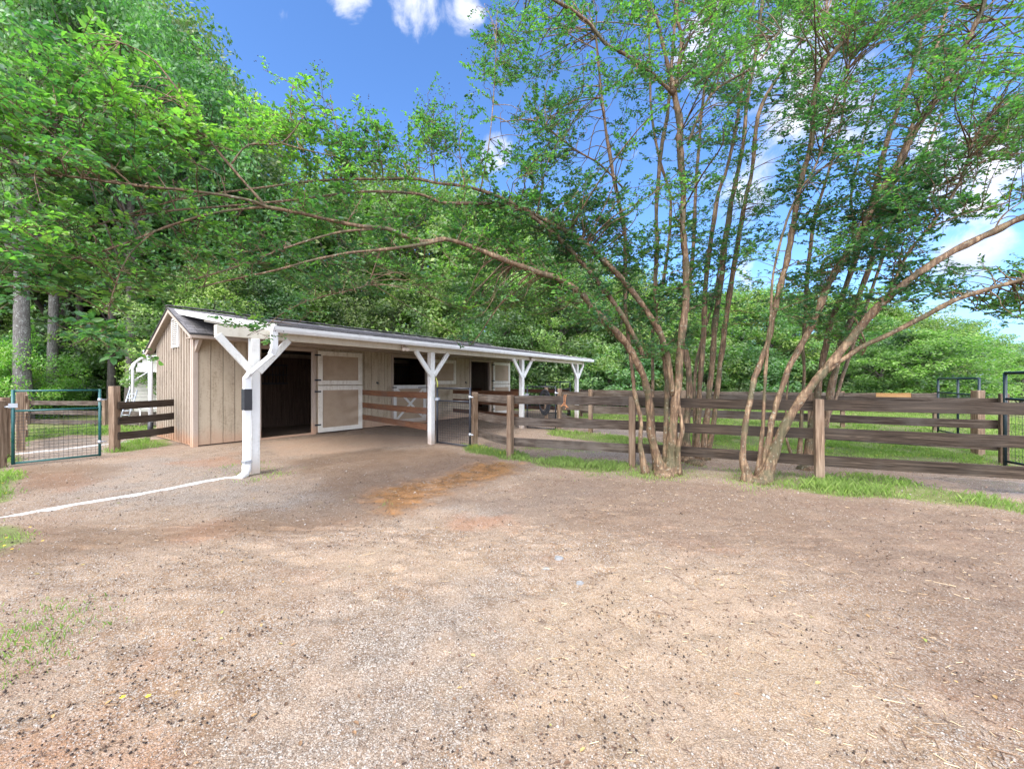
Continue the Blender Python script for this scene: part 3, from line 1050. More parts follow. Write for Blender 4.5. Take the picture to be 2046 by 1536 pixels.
    lo3 = leaf(6.40, 6.45, 0.05, 0.92, WV - 0.4)     # third stall: lower leaf seen edge on
    bpy.data.objects.remove([c for c in lo3.children][0])
    bpy.data.objects.remove(lo3)

    # stall interiors: partitions, dark boards, grilles, bedding
    mb = MB()
    for u in (3.30, 6.0):
        hb(mb, u, u + 0.04, WV + 0.05, BV, 0.0, 1.75)
    for i in range(24):
        hb(mb, 0.30 + i * 0.34, 0.30 + (i + 1) * 0.34 - 0.004, BV - 0.05, BV - 0.02, 0, 1.55)
    hb(mb, 0.235, 0.27, WV + 0.05, BV - 0.06, 0, 1.6)
    hb(mb, 0.235, BARN_END - 0.05, WV + 0.036, WV + 0.045, 1.60, 1.70)
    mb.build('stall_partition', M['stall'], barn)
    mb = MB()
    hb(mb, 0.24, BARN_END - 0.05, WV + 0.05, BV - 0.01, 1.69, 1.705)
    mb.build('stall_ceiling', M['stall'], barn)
    for (a, b, z0, z1, vv) in ((1.75, 2.45, 0.98, 1.36, BV - 0.12), (4.55, 5.95, 0.98, 1.42, BV - 0.12), (0.3, 0.9, 0.98, 1.36, BV - 0.12)):
        mb = MB()
        k = a
        while k < b:
            mb.tube([B(k, vv, z0), B(k, vv, z1)], 0.011, 6)
            k += 0.075
        hb(mb, a, b, vv - 0.01, vv + 0.01, z0 - 0.03, z0)
        hb(mb, a, b, vv - 0.01, vv + 0.01, z1, z1 + 0.03)
        hb(mb, a, b, vv - 0.01, vv + 0.01, z0 + (z1 - z0) * .45, z0 + (z1 - z0) * .45 + 0.02)
        mb.build('stall_grille', M['stall_bar'], barn)
    # tie rings, outlet box
    for (u, z) in ((3.47, 0.965), (6.32, 0.97)):
        mb = MB()
        ring = [B(u, WV - 0.04, z) + U_ * (0.03 * math.cos(t * math.pi / 6)) + Z_ * (0.03 * math.sin(t * math.pi / 6)) for t in range(13)]
        mb.tube(ring, 0.007, 6, cap=False)
        mb.cbox(B(u, WV - 0.012, z + 0.02), U_ * 0.05, V_ * 0.03, Z_ * 0.05)
        mb.build('tie_ring', M['black_metal'], barn)
    mb = MB()
    mb.cbox(B(3.16, WV - 0.02, 0.49), U_ * 0.08, V_ * 0.05, Z_ * 0.13)
    mb.build('outlet_box', M['galv'], barn, 0.004)
    # flood lamps under the header
    for u in (1.98, 5.45):
        mb = MB()
        c = B(u, -0.05, 1.52)
        mb.tube([c + V_ * 0.02, c - V_ * 0.03], 0.05, 14)
        mb.tube([c - V_ * 0.03, c - V_ * 0.06 + U_ * 0.08 - Z_ * 0.01], 0.014, 6)
        l = mb.build('flood_lamp', M['trim'], barn)
        mb = MB()
        for s_ in (-1, 1):
            p = c - V_ * 0.045 + U_ * (s_ * 0.05) - Z_ * 0.02
            mb.tube([p, p - V_ * 0.05 - Z_ * 0.035], [0.022, 0.042], 12)
        mb.build('lamp_head', M['glass'], l)


build_barn()

# ---------------------------------------------------------------- fences
BW = 0.14          # board height in m


def fence(name, label, posts, boards, base, tops=(0.82, 0.535, 0.265), post_h=0.83, mat='fence', group=None,
          pw=0.105, back=True, postmat='post', zoff=0.0, ends=(0.0, 0.0), bh=0.108, skip_posts=()):
    """posts: ground points in metres; boards run from post to post on the far side"""
    t = thing(name, label, 'fence', base, group)
    for i, p in enumerate(posts):
        if i in skip_posts:
            continue
        mb = MB()
        d = (posts[min(i + 1, len(posts) - 1)] - posts[max(i - 1, 0)]).normalized()
        n = Vector((-d.y, d.x, 0))
        h = post_h * S + random.uniform(-0.01, 0.02)
        tilt = Vector((random.uniform(-0.012, 0.012), random.uniform(-0.012, 0.012), 0))
        mb.box(p - d * pw / 2 - n * pw / 2 - Z_ * 0.05, d * pw, n * pw, Z_ * (h + 0.05) + tilt)
        mb.build('post', M[postmat], t, 0.007)
    for i in range(len(posts) - 1):
        a, b = posts[i], posts[i + 1]
        d = (b - a).normalized()
        n = Vector((-d.y, d.x, 0))
        if n.y < 0:
            n = -n
        for j, tz in enumerate(tops):
            mb = MB()
            w = bh * S
            z0 = tz * S - w + zoff + random.uniform(-0.008, 0.008)
            z1 = tz * S - w + zoff + random.uniform(-0.008, 0.008)
            off = n * (pw / 2 + 0.003) * (1 if back else -1)
            if not back:
                off = off - n * 0.03
            A = a + off + Z_ * z0 + d * (0.003 if i else -ends[0])
            Bp = b + off + Z_ * z1 - d * (0.003 if i < len(posts) - 2 else -ends[1])
            # slight sag of a weathered board: three pieces in one mesh
            nseg = 5
            pts = [A.lerp(Bp, k / nseg) for k in range(nseg + 1)]
            sg = random.uniform(-0.014, 0.006)
            ro = (random.uniform(0, 50), random.uniform(0, 50))
            L = (Bp - A).length
            ring = []
            for k, p in enumerate(pts):
                s = k / nseg
                pp = p + Z_ * (sg * 4 * s * (1 - s)) + n * (math.sin(s * 3 + j) * 0.004)
                ring.append([pp, pp + n * 0.03, pp + n * 0.03 + Z_ * w, pp + Z_ * w])
            base_i = len(mb.v)
            for r in ring:
                mb.v += [tuple(x) for x in r]
            for k in range(nseg):
                for q in range(4):
                    q2 = (q + 1) % 4
                    i0 = base_i + k * 4
                    mb.f.append((i0 + q, i0 + q2, i0 + 4 + q2, i0 + 4 + q))
                    mb.sm.append(False)
                    va = {0: 0.0, 1: 0.03, 2: 0.03 + w, 3: 0.06 + w}[q]
                    vb = va + (0.03 if q % 2 == 0 else w)
                    x0, x1 = ro[0] + L * k / nseg, ro[0] + L * (k + 1) / nseg
                    mb.uv += [(x0, ro[1] + va), (x0, ro[1] + vb), (x1, ro[1] + vb), (x1, ro[1] + va)]
            mb.f.append((base_i + 3, base_i + 2, base_i + 1, base_i))
            e = base_i + nseg * 4
            mb.f.append((e, e + 1, e + 2, e + 3))
            mb.sm += [False, False]
            mb.uv += [(0, 0)] * 8
            m = mat if not callable(mat) else mat(i, j)
            mb.build('board', M[m], t, 0.003)
    return t


def G(Xh, Yh):
    return Vector((Xh * S, Yh * S, 0))


f0, f1, f2, f3, f4 = G(-0.575, 6.12), G(-0.026, 5.23), G(1.42, 4.70), G(3.075, 3.98), G(4.95, 3.25)
fence('board_fence', 'dark three board fence running across the yard in front of the crape myrtle stems', [f0, f1, f2, f3, f4], 3, f1,
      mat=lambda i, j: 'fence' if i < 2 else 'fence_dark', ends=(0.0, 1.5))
a2, b2 = G(0.984, 8.28), G(5.97, 4.83)
mid_posts = [a2, a2.lerp(b2, 0.115), a2.lerp(b2, 0.40), a2.lerp(b2, 0.69), b2]
fence('board_fence', 'second board fence crossing the pen behind the crape myrtles, ending at an arched gate', mid_posts, 3, b2,
      tops=(0.80, 0.53, 0.27), post_h=0.85, mat='fence')
a3 = G(1.95, 11.2)
b3 = G(8.38, 7.87)
far_posts = [a3.lerp(b3, k) for k in (0, 0.2, 0.4, 0.6, 0.8, 0.873, 0.948, 1.0)]
fence('board_fence', 'farthest brown board fence along the trees, right of the barn, with one new orange board', far_posts, 3, a3,
      tops=(0.775, 0.50, 0.24), post_h=0.79, mat=lambda i, j: 'newwood' if (i == 5 and j == 0) else 'fence', back=False, skip_posts=(5, 6))
fence('board_fence', 'brown board fence glimpsed behind the open end of the barn', [G(-2.3, 14.0), G(-0.2, 12.9), G(1.7, 11.9)], 3, G(-0.2, 12.9),
      tops=(0.78, 0.52, 0.26), post_h=0.82, mat='orange')
# stained rails closing the bays below the shed roof
p2 = B(2.584, 0.06, 0)
p2.z = 0
w2 = B(3.085, WV - 0.10, 0)
fence('rail_partition', 'orange brown three rail partition between the second white post and the barn wall', [w2, p2], 3, w2,
      tops=(0.835, 0.575, 0.315), post_h=0.84, mat='orange', pw=0.05, back=False, skip_posts=(0, 1), bh=0.105)
p3 = B(5.168, 0.06, 0)
w3 = B(5.77, WV - 0.1, 0)
fence('rail_partition', 'reddish three rail partition between the third white post and the barn wall', [w3, p3], 3, w3,
      tops=(0.80, 0.56, 0.31), post_h=0.82, mat='orange', pw=0.05, back=False, skip_posts=(0, 1), bh=0.10)
# left side
lp = G(-5.71, 5.72)
lw = B(0.12, 3.53, 0)
fence('board_fence', 'short three board fence between the green gate and the barn side wall', [lp, lw], 3, lp,
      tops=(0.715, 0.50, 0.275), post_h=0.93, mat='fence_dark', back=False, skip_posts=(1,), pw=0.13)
bl = [G(-13.4, 9.65), G(-11.4, 9.35), G(-9.2, 9.0), G(-7.1, 8.7)]
fence('board_fence', 'grey board fence on the lawn seen through the green gate', bl, 3, bl[2],
      tops=(0.56, 0.34, 0.13), post_h=0.60, mat='fence', bh=0.10)
for k, (x, y, h, w) in enumerate([(-6.02, 4.66, 0.78, 0.14), (-6.55, 5.12, 0.80, 0.13), ]):
    p = G(x, y)
    t = thing('gate_post', ['thick brown timber post at the left edge carrying the gate latch', 'brown timber post just behind the left end of the green gate'][k], 'post', p)
    MB().box(p - Vector((w / 2, w / 2, 0.05)), Vector((w, 0, 0)), Vector((0, w, 0)), Z_ * (h * S + 0.05)).build('shaft', M['post'], t, 0.008)
pk = [G(-7.1 - i * 0.76, 5.75 + i * 0.62) for i in range(5)]
fence('board_fence', 'brown fence receding from the left end of the green gate', pk, 3, pk[0],
      tops=(0.80, 0.55, 0.3), post_h=0.84, mat='post', bh=0.10, pw=0.12)


# ---------------------------------------------------------------- gates
def mesh_gate(name, label, a, b, z0, z1, zmid, mat, hinge_side=1, tube_r=0.022, wire=0.0028, sx=0.055, sz=0.055, gmat=None, group=None):
    """tubular framed gate with welded wire mesh from ground point a to b"""
    t = thing(name, label, 'gate', a, group)
    d = (b - a)
    L = d.length
    d.normalize()
    A = lambda x, z: a + d * x + Z_ * z
    mb = MB()
    z0, z1, zmid = z0 * S, z1 * S, zmid * S
    for (p, q) in ((A(0, z0), A(0, z1)), (A(L, z0), A(L, z1))):
        mb.tube([p - Z_ * tube_r, q + Z_ * tube_r], tube_r, 10)
    for z in (z0, zmid, z1):
        mb.tube([A(tube_r, z), A(L - tube_r, z)], tube_r * 0.85, 10)
    mb.build('gate_frame', M[mat], t)
    mb = MB()
    n = int(L / sx)
    for i in range(1, n):
        x = L * i / n
        mb.tube([A(x, z0), A(x, zmid)], wire, 4, cap=False)
    n = int((zmid - z0) / sz)
    for i in range(1, n):
        z = z0 + (zmid - z0) * i / n
        mb.tube([A(0, z), A(L, z)], wire, 4, cap=False)
    mb.build('wire_mesh', M[gmat or mat], t)
    for z in (0.2, 0.85):
        mb = MB()
        zz = z0 + (z1 - z0) * z
        x = L if hinge_side > 0 else 0
        mb.tube([A(x - 0.03 * hinge_side, zz), A(x + 0.09 * hinge_side, zz)], 0.012, 8)
        mb.tube([A(x, zz - 0.03), A(x, zz + 0.03)], tube_r * 1.35, 10)
        mb.build('hinge', M['galv'], t)
    mb = MB()
    x = 0 if hinge_side > 0 else L
    zz = z0 + (z1 - z0) * 0.8
    mb.cbox(A(x, zz), d * 0.10, Vector((-d.y, d.x, 0)) * 0.06, Z_ * 0.07)
    mb.tube([A(x - 0.09 * hinge_side, zz - .02), A(x + 0.02 * hinge_side, zz - .02)], 0.014, 8)
    mb.build('latch', M['galv'], t)
    return t


mesh_gate('yard_gate', 'green tubular gate with wire mesh at the left edge of the yard', G(-5.92, 4.72), G(-5.47, 5.28), 0.035, 0.892, 0.655, 'green_metal', tube_r=0.021, gmat='black_metal')
mesh_gate('stall_gate', 'narrow black mesh gate beside the second white post', B(2.62, -0.10, 0), G(-0.635, 6.02), 0.03, 0.90, 0.70, 'black_metal')
mesh_gate('stall_gate', 'black mesh gate beside the third white post', B(5.23, -0.10, 0), G(0.90, 8.22), 0.03, 0.90, 0.70, 'black_metal')


def arch_gate(label, a, b, z1, bars, rail=None):
    """tall arched gate frame of pipe, mesh panel inside"""
    t = thing('arched_gate', label, 'gate', a)
    d = (b - a)
    L = d.length
    d.normalize()
    A = lambda x, z: a + d * x + Z_ * (z * S)
    mb = MB()
    mb.tube([A(0, -0.02), A(0, z1)], 0.025, 10)
    mb.tube([A(L, -0.02), A(L, z1)], 0.025, 10)
    mb.tube([A(0, z1), A(L, z1)], 0.027, 10)
    mb.build('arch_frame', M['navy_metal'], t)
    mb = MB()
    for x in bars:
        mb.tube([A(L * x, 0.05), A(L * x, z1)], 0.024, 8)
    mb.tube([A(0, 0.80), A(L, 0.78)], 0.02, 8)
    mb.tube([A(0, 0.06), A(L, 0.06)], 0.02, 8)
    mb.build('gate_rail', M['navy_metal'], t)
    mb = MB()
    n = int(L / 0.05)
    for i in range(1, n):
        mb.tube([A(L * i / n, 0.06), A(L * i / n, 0.79)], 0.0028, 4, cap=False)
    for i in range(1, 8):
        mb.tube([A(0, 0.06 + 0.09 * i), A(L, 0.06 + 0.09 * i)], 0.0025, 4, cap=False)
    mb.build('wire_mesh', M['black_metal'], t)
    return t


arch_gate('tall dark arched pipe gate standing in line with the farther right paddock fence', G(8.30, 7.75), G(7.75, 6.6), 1.06, (0.52,))
arch_gate('tall dark arched gate cut off by the right edge of the frame', G(5.85, 4.72), G(5.75, 4.0), 1.105, (0.93,))
arch_gate('dark arched gate far off behind the open end of the barn', G(1.02, 12.1), G(1.72, 11.8), 1.0, (0.6,))
p = G(6.02, 5.12) * 1.0
pp = G(6.38, 5.45)
t = thing('gate_post', 'short stout timber post between the two arched gates', 'post', pp)
MB().box(pp - Vector((0.07, 0.07, 0.05)), Vector((0.14, 0, 0)), Vector((0, 0.14, 0)), Z_ * (0.92 * S)).build('shaft', M['post'], t, 0.008)

# ---------------------------------------------------------------- small things
hs = W(1087, 848)
hs = G(0.79, 9.2)
t = thing('hose_rack', 'coiled black garden hose hung on a brown post past the third white post', 'hose', hs)
MB().box(hs - Vector((0.06, 0.06, 0)), Vector((0.12, 0, 0)), Vector((0, 0.12, 0)), Z_ * 1.10 * S * 0.8).build('hose_post', M['post'], t, 0.006)
mb = MB()
for k in range(7):
    r0 = 0.20 + 0.018 * k
    cz = 0.78 * S * 0.92
    pts = []
    for a in range(25):
        an = 2 * math.pi * a / 24
        x = math.sin(an) * r0 * 0.62
        z = math.cos(an) * r0 * 1.35
        pts.append(hs + Vector((x - 0.10 + 0.008 * k, -0.09 - 0.012 * (k % 3), cz - 0.26 + z)))
    mb.tube(pts, 0.013, 6, cap=False)
mb.build('hose_coil', M['black_rubber'], t)

hal = P(1126, 796, 5.0)
t = thing('halter', 'orange rope halter hanging over the top fence board', 'halter', hal)
mb = MB()
d = (f2 - f1).normalized()
n = Vector((-d.y, d.x, 0))
q = f1 + (f2 - f1) * 0.465 + Z_ * (0.83 * S) + n * (0.105 / 2 + 0.02)
mb.tube([q + n * 0.03 - Z_ * 0.15, q + n * 0.012 + Z_ * 0.012, q - n * 0.03 + Z_ * 0.006, q - n * 0.04 - Z_ * 0.13, q - n * 0.04 + d * 0.05 - Z_ * 0.19, q - n * 0.04 + d * 0.02 - Z_ * 0.25], 0.007, 6)
mb.tube([q - n * 0.04 - Z_ * 0.13, q - n * 0.04 - d * 0.06 - Z_ * 0.20, q - n * 0.04 + d * 0.0 - Z_ * 0.17, q - n * 0.04 + d * 0.08 - Z_ * 0.215], 0.007, 6)
mb.tube([q + d * 0.03 + n * 0.012 + Z_ * 0.012, q + d * 0.035 - n * 0.035 + Z_ * 0.004, q + d * 0.02 - n * 0.04 - Z_ * 0.14], 0.006, 6)
mb.build('rope', M['rope'], t)

# strap and latch plate on the second post
t = thing('lead_rope', 'short yellow green lead rope looped on the second white post', 'rope', B(2.65, -0.05, 1.0))
mb = MB()
c = B(2.655, -0.062, 0.98)
mb.tube([c + Z_ * 0.13 - U_ * 0.04, c + Z_ * 0.04, c - Z_ * 0.05 + U_ * 0.012, c - Z_ * 0.11], [0.006, 0.012, 0.014, 0.010], 6)
mb.build('rope', M['yellow'], t)


def pipe_on_ground(label, pts, r):
    t = thing('drain_pipe', label, 'pipe', pts[0])
    mb = MB()
    q = []
    for i in range(len(pts) - 1):
        for k in range(6):
            s = k / 6
            q.append(pts[i].lerp(pts[i + 1], s))
    q.append(pts[-1])
    q = [Vector((p.x, p.y, -r * 0.50 + 0.006 * math.sin(i * 0.9))) for i, p in enumerate(q)]
    mb.tube(q, r, 12)
    mb.build('pipe', M['pvc'], t)


e0 = B(-0.16, -0.11, 0)
pipe_on_ground('white pipe half buried in the gravel from the front downspout to the left edge', [e0, W(452, 954), W(325, 978), W(0, 1035), W(-160, 1063)], 0.029)
pipe_on_ground('white pipe lying on the drive beyond the green gate', [W(268, 881), W(225, 887), W(130, 897), W(36, 907), W(-30, 915)], 0.034)

# carport shelter behind the barn, at left
cb = G(-9.15, 9.6)
t = thing('metal_shelter', 'arched cream sheet metal shelter behind the barn corner', 'shelter', cb)
ux = Vector((0.70, 0.71, 0)); uy = Vector((-0.71, 0.70, 0))
prof = [(0, 0), (0, 1.33), (0.05, 1.47), (0.16, 1.57), (0.32, 1.63), (1.2, 1.66), (2.1, 1.63), (2.25, 1.55), (2.35, 1.4), (2.35, 0)]
mb = MB()
for off in (0.0, 2.2):
    mb.tube([cb + ux * (x * S * 0.9) + uy * off + Z_ * (z * S) for x, z in prof], 0.038, 8)
mb.build('frame', M['white'], t)
mb = MB()
for i in range(1, len(prof) - 2):
    a = cb + ux * (prof[i][0] * S * 0.9) + Z_ * (prof[i][1] * S + 0.06) + uy * 0.03
    b = cb + ux * (prof[i + 1][0] * S * 0.9) + Z_ * (prof[i + 1][1] * S + 0.06) + uy * 0.03
    mb.face([a, b, b + uy * 2.2, a + uy * 2.2])
    mb.face([a - Z_ * .01, a + uy * 2.2 - Z_ * .01, b + uy * 2.2 - Z_ * .01, b - Z_ * .01])
mb.build('roof', M['cream_metal'], t)
mb = MB()
for i in range(14):     # ribbed sheet, back and gable front
    z = 0.05 + i * 0.09
    mb.cbox(cb + ux * (1.18 * S * 0.9) + uy * 2.2 + Z_ * ((z + 0.04) * S), ux * (2.3 * S * 0.9), uy * (0.03 if i % 2 else 0.05), Z_ * (0.085 * S))
for i in range(3):
    z = 1.30 + i * 0.115
    ins = (0.03, 0.06, 0.16)[i]
    mb.cbox(cb + ux * (1.18 * S * 0.9) + uy * 0.02 + Z_ * (z * S), ux * ((2.3 - 2 * ins) * S * 0.9), uy * (0.02 + 0.01 * (i % 2)), Z_ * (0.112 * S))
mb.build('sheet_wall', M['cream_metal'], t)
mb = MB()
mb.tube([cb + Z_ * (1.02 * S) + uy * .02, cb + ux * 0.42 + Z_ * (1.27 * S) + uy * .02], 0.02, 6)
mb.build('corner_brace', M['white'], t)

lb = G(-8.75, 8.2)
t = thing('ladder', 'aluminium ladder leaning behind the short fence near the shelter', 'ladder', lb)
mb = MB()
a = P(240, 838, 8.6); b = P(259, 779, 8.9)
sd = Vector((0.35, 0.10, 0))
for k in (0, 1):
    mb.tube([a + sd * k * 0.55, b + sd * k * 0.55], 0.022, 6)
mb.build('ladder_rail', M['galv'], t)
mb = MB()
for i in range(1, 7):
    q = a.lerp(b, i / 7)
    mb.tube([q, q + sd * 0.55], 0.014, 6)
mb.build('rung', M['galv'], t)
tb = G(-7.9, 8.9)
t = thing('mounting_block', 'white metal table with dark clutter in front of the shelter', 'table', tb)
mb = MB()
mb.cbox(tb + Z_ * 0.62, Vector((0.8, 0.2, 0)), Vector((-0.1, 0.45, 0)), Z_ * 0.05)
mb.build('tabletop', M['white'], t)
mb = MB()
mb.cbox(tb + Z_ * 0.72 + Vector((.15, 0, 0)), Vector((0.4, 0.1, 0)), Vector((-0.05, 0.25, 0)), Z_ * 0.14)
mb.build('toolbox', M['black_rubber'], t, 0.01)
for sx in (-1, 1):
    for sy in (-1, 1):
        mb = MB()
        q = tb + Vector((0.35 * sx, 0.09 * sx + 0.17 * sy, 0))
        mb.tube([q, q + Z_ * 0.6], 0.02, 6)
        mb.build('leg', M['white'], t)


# ---------------------------------------------------------------- crape myrtles
def catmull(pts, sub=4):
    """pts: list of (Vector, r)"""
    out = []
    n = len(pts)
    for i in range(n - 1):
        p0, p1, p2, p3 = pts[max(i - 1, 0)], pts[i], pts[i + 1], pts[min(i + 2, n - 1)]
        for k in range(sub):
            s = k / sub
            a = p1[0] * 2
            v = (a + (p2[0] - p0[0]) * s + (p0[0] * 2 - p1[0] * 5 + p2[0] * 4 - p3[0]) * s * s + (-p0[0] + p1[0] * 3 - p2[0] * 3 + p3[0]) * s ** 3) * 0.5
            out.append((v, p1[1] + (p2[1] - p1[1]) * s))
    out.append(pts[-1])
    return out


def leaves_geo(base, dirs, nrm, L, Wd):
    """six vertex folded leaves; all inputs arrays"""
    side = np.cross(dirs, nrm)
    side /= np.linalg.norm(side, axis=1, keepdims=True) + 1e-9
    up = np.cross(side, dirs)
    n = len(base)
    L = L[:, None]
    Wd = Wd[:, None]
    v0 = base
    v3 = base + dirs * L - up * L * 0.10
    v1 = base + dirs * L * 0.32 + side * Wd * 0.46 + up * Wd * 0.16
    v2 = base + dirs * L * 0.74 + side * Wd * 0.40 + up * Wd * 0.10
    v5 = base + dirs * L * 0.32 - side * Wd * 0.46 + up * Wd * 0.16
    v4 = base + dirs * L * 0.74 - side * Wd * 0.40 + up * Wd * 0.10
    V = np.stack([v0, v1, v2, v3, v4, v5], 1).reshape(-1, 3)
    i = np.arange(n)[:, None] * 6
    Fq = np.concatenate([i + np.array([0, 1, 2, 3]), i + np.array([0, 3, 4, 5])], 1).reshape(-1, 4)
    return V, Fq


def unit(a):
    return a / (np.linalg.norm(a, axis=-1, keepdims=True) + 1e-9)


def spray_leaves(rng, c, axis, size, n, leafL, bias=0.0):
    """one leafy spray round centre c: a main twig with side twigs, leaves along them"""
    axis = axis / (np.linalg.norm(axis) + 1e-9)
    nt = max(3, int(n / 11))
    segs = []
    P0 = c - axis * size * 0.5
    bs, ds = [], []
    up = np.array([0, 0, 1.0])
    lat = np.cross(axis, up)
    lat /= np.linalg.norm(lat) + 1e-9
    for k in range(nt):
        s = (k + rng.uniform(0, 1)) / nt
        st = P0 + axis * size * s
        sgn = 1 if k % 2 else -1
        d = axis * rng.uniform(0.3, 0.9) + lat * sgn * rng.uniform(0.4, 1.0) + up * rng.uniform(-0.25, 0.75) + rng.normal(0, 0.15, 3)
        d /= np.linalg.norm(d)
        tl = size * rng.uniform(0.25, 0.5)
        en = st + d * tl
        segs.append((st, en))
        m = max(3, int(n / nt))
        tt = np.linspace(0.2, 1.0, m)
        b = st + (en - st) * tt[:, None] + rng.normal(0, 0.006, (m, 3))
        al = np.where(np.arange(m) % 2 == 0, 1.0, -1.0)[:, None]
        l2 = np.cross(d, up)
        l2 /= np.linalg.norm(l2) + 1e-9
        dd = d * 0.55 + l2 * al * 0.9 + rng.normal(0, 0.30, (m, 3)) + up * rng.uniform(-0.25, 0.25)
        bs.append(b)
        ds.append(unit(dd))
    return np.concatenate(bs), np.concatenate(ds), segs, (P0, c + axis * size * 0.5)


def pt_in_poly(x, y, poly):
    c = False
    n = len(poly)
    for i in range(n):
        x1, y1 = poly[i]
        x2, y2 = poly[(i + 1) % n]
        if (y1 > y) != (y2 > y) and x < (x2 - x1) * (y - y1) / (y2 - y1) + x1:
            c = not c
    return c


def crape(label, base, stems, areas, seed, pods=0.25, leafL=0.055, group='multi stemmed crape myrtles along the fence'):
    """stems: list of lists (px, py, depth, width_px); areas: (polygon px, count, y0, y1 depth function, leaf size factor)"""
    rng = np.random.default_rng(seed)
    rnd = random.Random(seed)
    t = thing('crape_myrtle', label, 'tree', base, group)
    mb = MB()
    skel = []
    for st in stems:
        pts = [(P(x, y, Yh), max(0.0035, w / 2 / F * Yh * S * (0.66 if x < 1000 and y < 700 else 0.88))) for (x, y, Yh, w) in st]
        cm = catmull(pts, 4)
        ps = [p + Vector((rnd.uniform(-1, 1), rnd.uniform(-1, 1), 0)) * r * 0.16 for p, r in cm]
        rs = [r * (1 + 0.10 * math.sin(i * 1.7 + seed) + rnd.uniform(-0.05, 0.05)) for i, (p, r) in enumerate(cm)]
        rs = [r * (1 + 0.5 * max(0.0, 1 - p.z / 0.30)) * (1 + 0.16 * max(0, math.sin(i * 2.3 + r * 900)) ** 6) for i, (p, r) in enumerate(zip(ps, rs))]
        mb.tube(ps, rs, 10, cap=True)
        for p, r in zip(ps, rs):
            skel.append((p.x, p.y, p.z, r))
    mb.ball(Vector((base.x, base.y, 0.0)), 0.16, 12, 6, 0.55)
    sk = np.array(skel)
    tw = MB()
    LB, LD, SZ, PB, SV = [], [], [], [], []
    for (poly, cnt, dfun, lf) in areas:
        xs = [p[0] for p in poly]
        ys = [p[1] for p in poly]
        k = 0
        guard = 0
        clump = [(rnd.uniform(min(xs), max(xs)), rnd.uniform(min(ys), max(ys))) for _ in range(max(6, cnt // 7))]
        while k < cnt and guard < cnt * 40:
            guard += 1
            if rnd.random() < 0.62:
                cx, cy = rnd.choice(clump)
                x, y = rnd.gauss(cx, 26), rnd.gauss(cy, 14)
            else:
                x, y = rnd.uniform(min(xs), max(xs)), rnd.uniform(min(ys), max(ys))
            if not pt_in_poly(x, y, poly):
                continue
            Yh = dfun(x, y) + rnd.gauss(0, 0.16)
            c = P(x, y, max(Yh, 1.5))
            cv = np.array(c)
            # carry the spray on a thin branch from the nearest suitable skeleton point
            dv = cv - sk[:, :3]
            dist = np.linalg.norm(dv, axis=1) + np.clip(sk[:, 2] - cv[2], 0, 9) * 0.8 + np.where(sk[:, 2] < 1.0, 3.0, 0)
            j = int(np.argmin(dist + rng.uniform(0, 0.25, len(sk))))
            o = sk[j, :3]
            span = np.linalg.norm(cv - o)
            if span > 2.6:
                continue
            k += 1
            size = rnd.uniform(0.30, 0.55) * (1.0 if Yh > 3 else 0.9)
            ax = cv - o
            ax = ax / (np.linalg.norm(ax) + 1e-9) + rng.normal(0, 0.35, 3)
            ax[2] = ax[2] * 0.6 + 0.10
            n = int(rnd.uniform(46, 74))
            b, d, segs, (s0, s1) = spray_leaves(rng, cv, ax, size, n, leafL)
            LB.append(b)
            LD.append(d)
            SZ.append(np.full(len(b), leafL * lf * rnd.uniform(0.70, 1.20)))
            SV.append(np.full(len(b), rnd.gauss(0, 0.13) + (0.20 if x < 640 else (0.02 if x < 1150 else -0.10))))
            for (p, q) in segs:
                tw.tube([p, q], [0.0028, 0.0012], 3, cap=False)
            bend = Vector(((o + s0) / 2)) + Vector((rnd.uniform(-.06, .06), rnd.uniform(-.06, .06), rnd.uniform(0.0, .14))) * min(1, span)
            r0 = min(0.004 + 0.006 * span, max(0.004, sk[j, 3] * 0.7))
            cm = catmull([(Vector(o), r0), (bend, r0 * 0.75), (Vector(s0), r0 * 0.5), (Vector(s1), 0.0018)], 3)
            tw.tube([p for p, _ in cm], [r for _, r in cm], 5, cap=False)
            for p, r in cm[2:]:
                pass
            if rnd.random() < pods:
                tip = np.array(s1)
                m = rnd.randint(5, 12)
                PB.append(tip + rng.normal(0, 1, (m, 3)) * np.array([0.045, 0.045, 0.05]) + np.array([0, 0, 0.07]))
    mb.build('trunk', M['crape_bark'], t)
    tw.build('twigs', M['crape_bark'], t)
    Bs, Ds, Sz = np.concatenate(LB), np.concatenate(LD), np.concatenate(SZ)
    m = len(Bs)
    nr = unit(np.array([0, 0, 1.0]) + rng.normal(0, 0.55, (m, 3)))
    L = Sz * rng.uniform(0.7, 1.15, m)
    V, Fq = leaves_geo(Bs, Ds, nr, L, L * rng.uniform(0.50, 0.62, m))
    rv = np.repeat(np.clip(rng.beta(2.4, 2.6, m) + np.concatenate(SV), 0, 1), 2)
    array_mesh('crown', V, Fq, M['crape_leaf'], t, {'rnd': ('FACE', rv)})
    if PB:
        pb = np.concatenate(PB)
        octa(pb, rng.uniform(0.005, 0.0085, len(pb)), 'seed_pods', M['pod'], t, rng)
    return t, m


